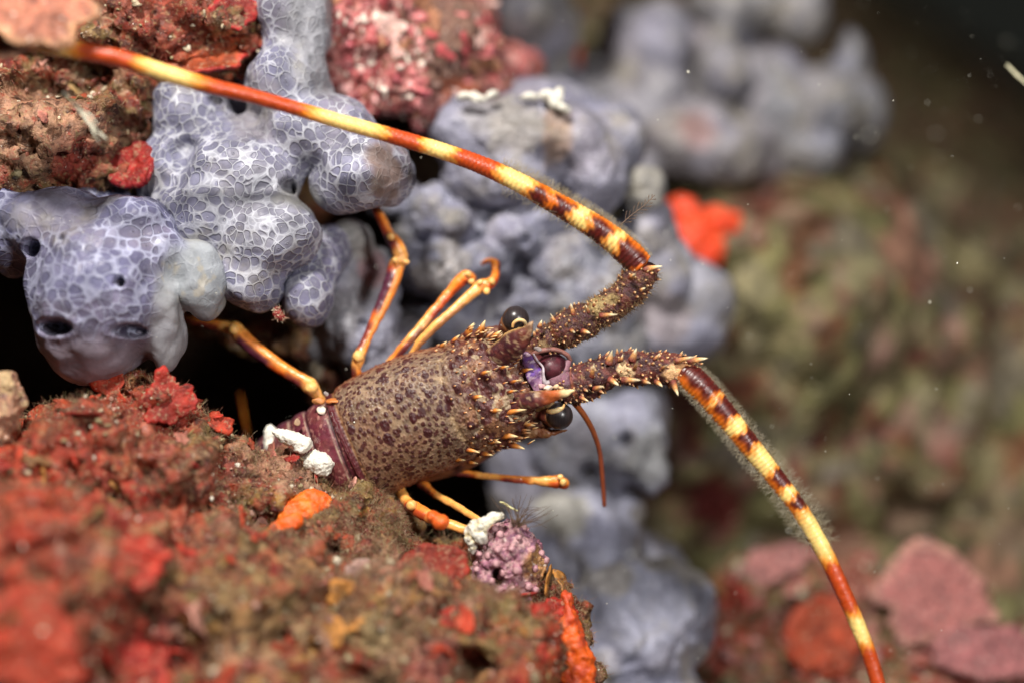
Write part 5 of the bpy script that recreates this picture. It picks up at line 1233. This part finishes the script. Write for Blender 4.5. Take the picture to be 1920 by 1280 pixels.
an2, pv2, pq2, fv2, fq2 = antenna(
    [(1018, 724, 40, 33.6), (1045, 724, 56, 33.4), (1080, 722, 74, 33.2), (1110, 710, 66, 33.1), (1145, 694, 62, 33.05), (1185, 690, 62, 33.0), (1225, 690, 60, 32.95), (1262, 692, 58, 32.9), (1290, 696, 52, 32.85), (1304, 702, 40, 32.8)],
    [(1172, 694, 32.5, 16, (0.86, 0.60, 0.32)), (1265, 703, 32.4, 20, (0.84, 0.50, 0.24)), (1285, 690, 32.4, 14, (0.80, 0.40, 0.16)), (1112, 690, 32.6, 7, (0.8, 0.55, 0.3)), (1060, 705, 32.8, 14, (0.22, 0.09, 0.14))],
    [(1295, 676, 32.6, 1328, 671, 32.5, 17), (1270, 676, 32.5, 1304, 668, 32.3, 14), (1186, 672, 32.6, 1194, 652, 32.5, 18), (1142, 678, 32.6, 1148, 656, 32.5, 18), (1110, 702, 32.5, 1114, 680, 32.3, 12), (1262, 718, 32.5, 1272, 742, 32.4, 18), (1172, 712, 32.4, 1202, 712, 32.2, 16), (1146, 712, 32.4, 1160, 722, 32.2, 16), (1208, 715, 32.5, 1220, 718, 32.3, 13), (1232, 716, 32.5, 1242, 724, 32.3, 14), (1118, 728, 32.5, 1132, 724, 32.2, 14), (1190, 690, 32.3, 1196, 676, 32.0, 9), (1243, 690, 32.3, 1252, 684, 32.0, 10), (1090, 745, 32.7, 1104, 752, 32.6, 10), (1228, 672, 32.6, 1238, 662, 32.5, 9), (1165, 674, 32.6, 1168, 664, 32.5, 9)],
    [(1278, 694, 44, 32.85), (1300, 712, 54, 32.7), (1330, 742, 52, 32.6), (1368, 788, 46, 32.5), (1408, 838, 42, 32.45), (1450, 890, 38, 32.4), (1490, 942, 35, 32.3), (1524, 995, 33, 32.25), (1556, 1055, 32, 32.15), (1586, 1120, 30, 32.05), (1614, 1185, 29, 31.95), (1636, 1245, 28, 31.85), (1656, 1320, 27, 31.7), (1670, 1400, 26, 31.6)],
    [(0, 2), (0.105, 0), (0.112, 2), (0.165, 0), (0.200, 2), (0.245, 0), (0.318, 2), (0.365, 0), (0.392, 2), (0.425, 0), (0.56, 1), (0.69, 0), (0.765, 1), (0.92, 0)], 5.75, 91, 10.0)
setae(an1, fv1, fq1, 1, 1500, 0.24, 0.0035, 5, lambda ce, nn: (ce[:, 0] > W(940, 0, 33)[0]) * (nn[:, 1] > -0.5) * (0.35 + (nn[:, 2] > 0.3) * 1.5))
setae(an2, fv2, fq2, 1, 1900, 0.27, 0.0035, 6, lambda ce, nn: (ce[:, 2] > W(0, 1010, 33)[2]) * (nn[:, 1] > -0.5) * 1.0)
g = Geo()
P, Nn = sample(pv1, pq1, 1700, None, 8); strands(g, P, Nn, 0.15, 0.005, 0.8, 4, ((0.22, 0.13, 0.06), (0.32, 0.22, 0.10), (0.14, 0.07, 0.04)), 8)
o = obj('fuzz', g, M['turf'], an1); o['kind'] = 'stuff'
g = Geo()
P, Nn = sample(pv2, pq2, 350, None, 9); strands(g, P, Nn, 0.12, 0.005, 0.8, 4, ((0.22, 0.13, 0.08), (0.42, 0.34, 0.22)), 9)
o = obj('fuzz', g, M['turf'], an2); o['kind'] = 'stuff'

# thin feelers and legs
p, rd = pxpath([(1060, 740, 12, 33.5), (1080, 758, 12, 33.4), (1100, 785, 11, 33.6), (1115, 815, 10, 33.8), (1125, 850, 9, 34.0), (1130, 900, 9, 34.2), (1133, 948, 8, 34.4)])
v, q, t, s, ph = tube(p, rd, 12, samples=80)
obj('antennule', (v, q, t, mixc(rgb(len(v), (0.42, 0.11, 0.03)), (0.26, 0.06, 0.025), sstep(0.2, 0.6, s))), M['limb'], lob)
def leg(pts, darks, knobs=(), creams=(), dimple=2.6, samples=240):
    p, rd = pxpath(pts)
    v, q, t, s, ph = tube(p, rd, 24, flat=0.8, samples=samples)
    c = mixc(rgb(len(v), (0.86, 0.16, 0.010)), (0.58, 0.075, 0.010), sstep(-0.2, 0.3, fbm(v, 3, 3)))
    c = mixc(c, (0.95, 0.45, 0.08), 0.45 * sstep(0.3, 0.85, np.cos(ph + 0.9)))  # highlight along one side, put into the leg's colour
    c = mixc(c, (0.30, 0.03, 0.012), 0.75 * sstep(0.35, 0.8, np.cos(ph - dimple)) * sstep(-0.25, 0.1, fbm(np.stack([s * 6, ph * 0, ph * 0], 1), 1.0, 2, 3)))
    for a, b in creams: c = mixc(c, (0.92, 0.46, 0.12), 0.8 * sstep(a - 0.03, a + 0.02, s) * sstep(b + 0.03, b - 0.02, s))
    for a, b, st in darks:
        m = sstep(a - 0.02, a + 0.02, s) * sstep(b + 0.03, b - 0.03, s) * sstep(0.0, 0.35, np.cos(ph - dimple))
        c = mixc(c, (0.075, 0.014, 0.035), st * m)
    v = v + normals_of(v, q, t) * (0.015 * fbm(v, 7, 2))[:, None]
    g = Geo(); g.add(v, q, t, c)
    for (a, b, w, Y) in knobs:
        vv, tt = ellipsoid(W(a, b, Y), np.diag([1, 1, 1]) * w * 0.5 * K * Y, 3)
        vv = vv + 0.02 * np.stack([fbm(vv, 9, 2, 1), fbm(vv, 9, 2, 2), fbm(vv, 9, 2, 3)], 1)
        g.add(vv, None, tt, (0.88, 0.50, 0.16))
    o = obj('leg', g, M['limb'], lob)
    return o
leg([(340, 596, 14, 35.6), (385, 605, 18, 35.1), (425, 614, 22, 34.7), (442, 618, 28, 34.5), (452, 630, 33, 34.4), (480, 655, 31, 34.3), (520, 684, 27, 34.2), (555, 706, 26, 34.1), (580, 722, 32, 34.05), (590, 734, 24, 34.05), (600, 748, 20, 34.1), (625, 768, 22, 34.4)],
    [(0.0, 0.26, 0.35), (0.42, 0.62, 0.95), (0.70, 0.80, 0.7)], ((438, 618, 20, 34.25), (584, 727, 24, 33.85)), ((0.28, 0.42), (0.80, 0.92)), 1.05)
leg([(450, 735, 4, 39.5), (455, 765, 6, 39), (461, 800, 8, 38.5), (470, 850, 9, 38)], [(0, 0.7, 0.9)], (), (), 2.6, 60)
leg([(690, 350, 14, 35.4), (702, 385, 15, 35.2), (718, 415, 19, 35.0), (730, 442, 20, 34.9), (738, 452, 26, 34.8), (748, 470, 28, 34.7), (752, 484, 26, 34.6), (744, 498, 32, 34.6), (736, 525, 31, 34.5), (720, 565, 27, 34.4), (704, 600, 22, 34.3), (688, 635, 18, 34.2), (676, 660, 22, 34.1), (672, 672, 26, 34.1), (668, 690, 18, 34.1), (672, 712, 24, 34.3)],
    [(0.26, 0.34, 0.85), (0.48, 0.68, 0.98), (0.72, 0.86, 0.6), (.93, .97, .8)], ((733, 444, 15, 34.6), (762, 492, 12, 34.3), (741, 488, 14, 34.35), (672, 668, 22, 33.95)), ((0.36, 0.44), (0.86, 0.93)), 1.0)
leg([(720, 700, 24, 34.4), (742, 668, 18, 34.2), (762, 644, 18, 34.1), (790, 612, 19, 34.2), (815, 582, 18, 34.3), (842, 550, 19, 34.4), (862, 528, 24, 34.4), (874, 520, 27, 34.4), (884, 524, 22, 34.5), (888, 534, 12, 34.7)],
    [(0.12, 0.42, 0.8), (0.45, 0.66, 0.35), (.93, 1, .9)], ((878, 514, 14, 34.25), (884, 528, 12, 34.25)), ((0.0, 0.12), (0.3, 0.5)), 1.3)
leg([(760, 700, 24, 34.4), (778, 655, 14, 34.1), (795, 632, 16, 34.0), (820, 608, 18, 34.0), (850, 582, 17, 34.1), (880, 555, 20, 34.2), (902, 538, 27, 34.3), (914, 534, 24, 34.3), (926, 524, 18, 34.4), (930, 508, 18, 34.6), (929, 494, 19, 34.7), (918, 489, 12, 35), (905, 494, 9, 35.4)],
    [(0.10, 0.5, 0.55), (0.78, 0.83, 0.9)], ((912, 546, 14, 34.1), (900, 530, 12, 34.15), (922, 528, 14, 34.2)), ((0.02, 0.62),), 1.4)
leg([(800, 870, 24, 34.7), (850, 884, 13, 34.5), (900, 890, 12, 34.3), (950, 896, 13, 34.1), (1000, 900, 16, 34.0), (1030, 902, 22, 33.9), (1046, 902, 27, 33.9), (1058, 906, 22, 33.95), (1062, 910, 14, 34.1)],
    [(0.0, 0.32, 0.75), (0.55, 0.68, 0.6)], ((1050, 893, 13, 33.75), (1056, 903, 14, 33.7)), ((0.36, 0.52), (0.72, 0.84)), 1.1)
leg([(790, 905, 20, 34.5), (815, 925, 13, 34.0), (845, 942, 14, 33.6), (875, 960, 14, 33.2), (905, 978, 13, 32.8), (935, 996, 12, 32.5)],
    [(0.0, 0.2, 0.6)], (), ((0.25, 0.85),), 1.1)
leg([(740, 900, 20, 34.4), (762, 938, 20, 33.5), (778, 952, 27, 33.1), (795, 962, 26, 32.8), (820, 975, 22, 32.6), (850, 984, 19, 32.4), (880, 996, 19, 32.3), (905, 1010, 18, 32.2)],
    [(0.35, 0.45, 0.6)], ((772, 946, 20, 32.9),), ((0.1, 0.32), (0.6, 0.95)), 1.1)
# fine hairs on the tail fringe by the shells
g = Geo()
r = np.random.default_rng(9)
P = np.array([W(r.uniform(640, 700), r.uniform(900, 935), 33.1) for _ in range(260)])
strands(g, P, np.tile(np.array([0.3, -0.8, 0.5]), (260, 1)), 0.25, 0.004, 0.6, 5, ((0.35, 0.22, 0.12),), 3)
o = obj('fringe', g, M['turf'], lob); o['kind'] = 'stuff'

# ------------------------------------------------------------------ little plant-like animals
def twig(name, label, stem, side_n, side_len, rad, mat, seed, cat='hydroid'):
    r0 = thing(name, W(*[stem[0][k] for k in (0, 1, 3)]), label, cat)
    p, rd = pxpath(stem)
    P, R = resample(p, rd, 60)
    g = Geo()
    v, q, t, s, ph = tube(P, R, 6); g.add(v, q, t)
    r = np.random.default_rng(seed)
    for k in range(side_n):
        i = int(8 + 50 * k / side_n); d = P[min(i + 2, 59)] - P[max(i - 2, 0)]; d /= np.linalg.norm(d)
        up = np.array([-d[2], 0, d[0]]) * (1 if k % 2 else -1)
        e = d * 0.7 + up * 0.75 + np.array([0, r.uniform(-.4, .4), 0]); L = side_len * r.uniform(0.5, 1.1) * (1.1 - 0.6 * k / side_n)
        pp = np.array([P[i], P[i] + e * L * 0.5, P[i] + e * L + d * L * 0.25])
        v, q, t, s, ph = tube(pp, [rad, rad * 0.8, rad * 0.5], 5, samples=8); g.add(v, q, t)
        for m_ in (0.5, 0.8):
            b0 = P[i] + e * L * m_; pp = np.array([b0, b0 + d * L * 0.22 + up * 0.02, b0 + d * L * 0.3])
            v, q, t, s, ph = tube(pp, [rad * .8, rad * 0.6, rad * 0.4], 4, samples=5); g.add(v, q, t)
    obj('plume', g, M[mat], r0)
twig('hydroid', 'tiny feathery dark hydroid sprig standing on the crook of the antenna', [(1160, 425, 2.2, 32.6), (1185, 403, 2, 32.6), (1205, 388, 1.8, 32.6), (1228, 366, 1.4, 32.6)], 16, 0.22, 0.007, 'darkhair', 3)
r0 = thing('feather_star', W(965, 990, 32.4), 'faint dark fan of hair-thin arms on top of the pink knob', 'feather duster')
g = Geo(); r = np.random.default_rng(6)
for k in range(34):
    a = math.radians(r.uniform(5, 130)); L = r.uniform(45, 80)
    b0 = (968 + r.uniform(-8, 8), 985 + r.uniform(-4, 4)); bend = r.uniform(-12, 12)
    pts = [(b0[0], b0[1], 1.3, 32.0), (b0[0] + 0.5 * L * math.cos(a), b0[1] - 0.5 * L * math.sin(a) - bend * .4, 1.1, 32.0 + r.uniform(-.2, .3)), (b0[0] + L * math.cos(a), b0[1] - L * 0.8 * math.sin(a) + bend, 0.6, 32.1 + r.uniform(-.4, .5))]
    p, rd = pxpath(pts); v, q, t, s, ph = tube(p, rd, 4, samples=10); g.add(v, q, t)
obj('arms', g, M['darkhair'], r0)
p, rd = pxpath([(937, 940, 3, 32.4), (946, 943, 5, 32.4), (956, 950, 5, 32.4), (971, 957, 3, 32.4)])
v, q, t, s, ph = tube(p, rd, 10, samples=30)
tag(obj('worm', (v, q, t, rgb(len(v), (0.62, 0.58, 0.30))), M['limb']), 'tiny pale yellow curved worm floating above the pink knob', 'worm')
p, rd = pxpath([(1888, 122, 4, 30), (1905, 140, 6, 30), (1925, 158, 4, 30)])
v, q, t, s, ph = tube(p, rd, 10, samples=20)
tag(obj('drifting_fibre', (v, q, t, rgb(len(v), (0.8, 0.75, 0.5))), M['white']), 'short bright fibre drifting in black water at the frame edge', 'fibre')
# frilly red tuft in the notch below the netted sponge
r0 = thing('red_tuft', W(522, 590, 33.6), 'tiny dark red tuft with cream frills below the netted sponge', 'algae tuft')
v, q, t = mass([(520, 586, 33.6, 8, 11, 0.12), (527, 596, 33.6, 7, 7, 0.1)], 0.025, 1)
v = rough_up(v, q, t, ((6, 0.05),), 3)
obj('tuft_core', (v, q, t, rgb(len(v), (0.22, 0.02, 0.02))), M['algae'], r0)
g = Geo(); P, Nn = sample(v, q, 34, None, 4); strands(g, P, Nn, 0.13, 0.008, 0.9, 5, ((0.7, 0.6, 0.42), (0.5, 0.3, 0.2)), 5, sides=5)
obj('frill', g, M['turf'], r0)

# drifting silt: hundreds of motes caught by the strobes
g = Geo(); r = np.random.default_rng(21)
n = 900
Y = r.uniform(24, 46, n); px = 1920 * r.random(n) ** 0.75; py = r.uniform(0, 1280, n)
P = np.array([W(a, b, y) for a, b, y in zip(px, py, Y)])
grains(g, P, np.zeros((n, 3)), 0.010, ((0.9, 0.85, 0.7),), 22, 0, 1)
k = np.where(P[:, 1] > 0)[0]
tag(obj('drifting_silt', g, M['mote']), 'pale silt motes drifting in the water', 'silt', None, 'stuff')
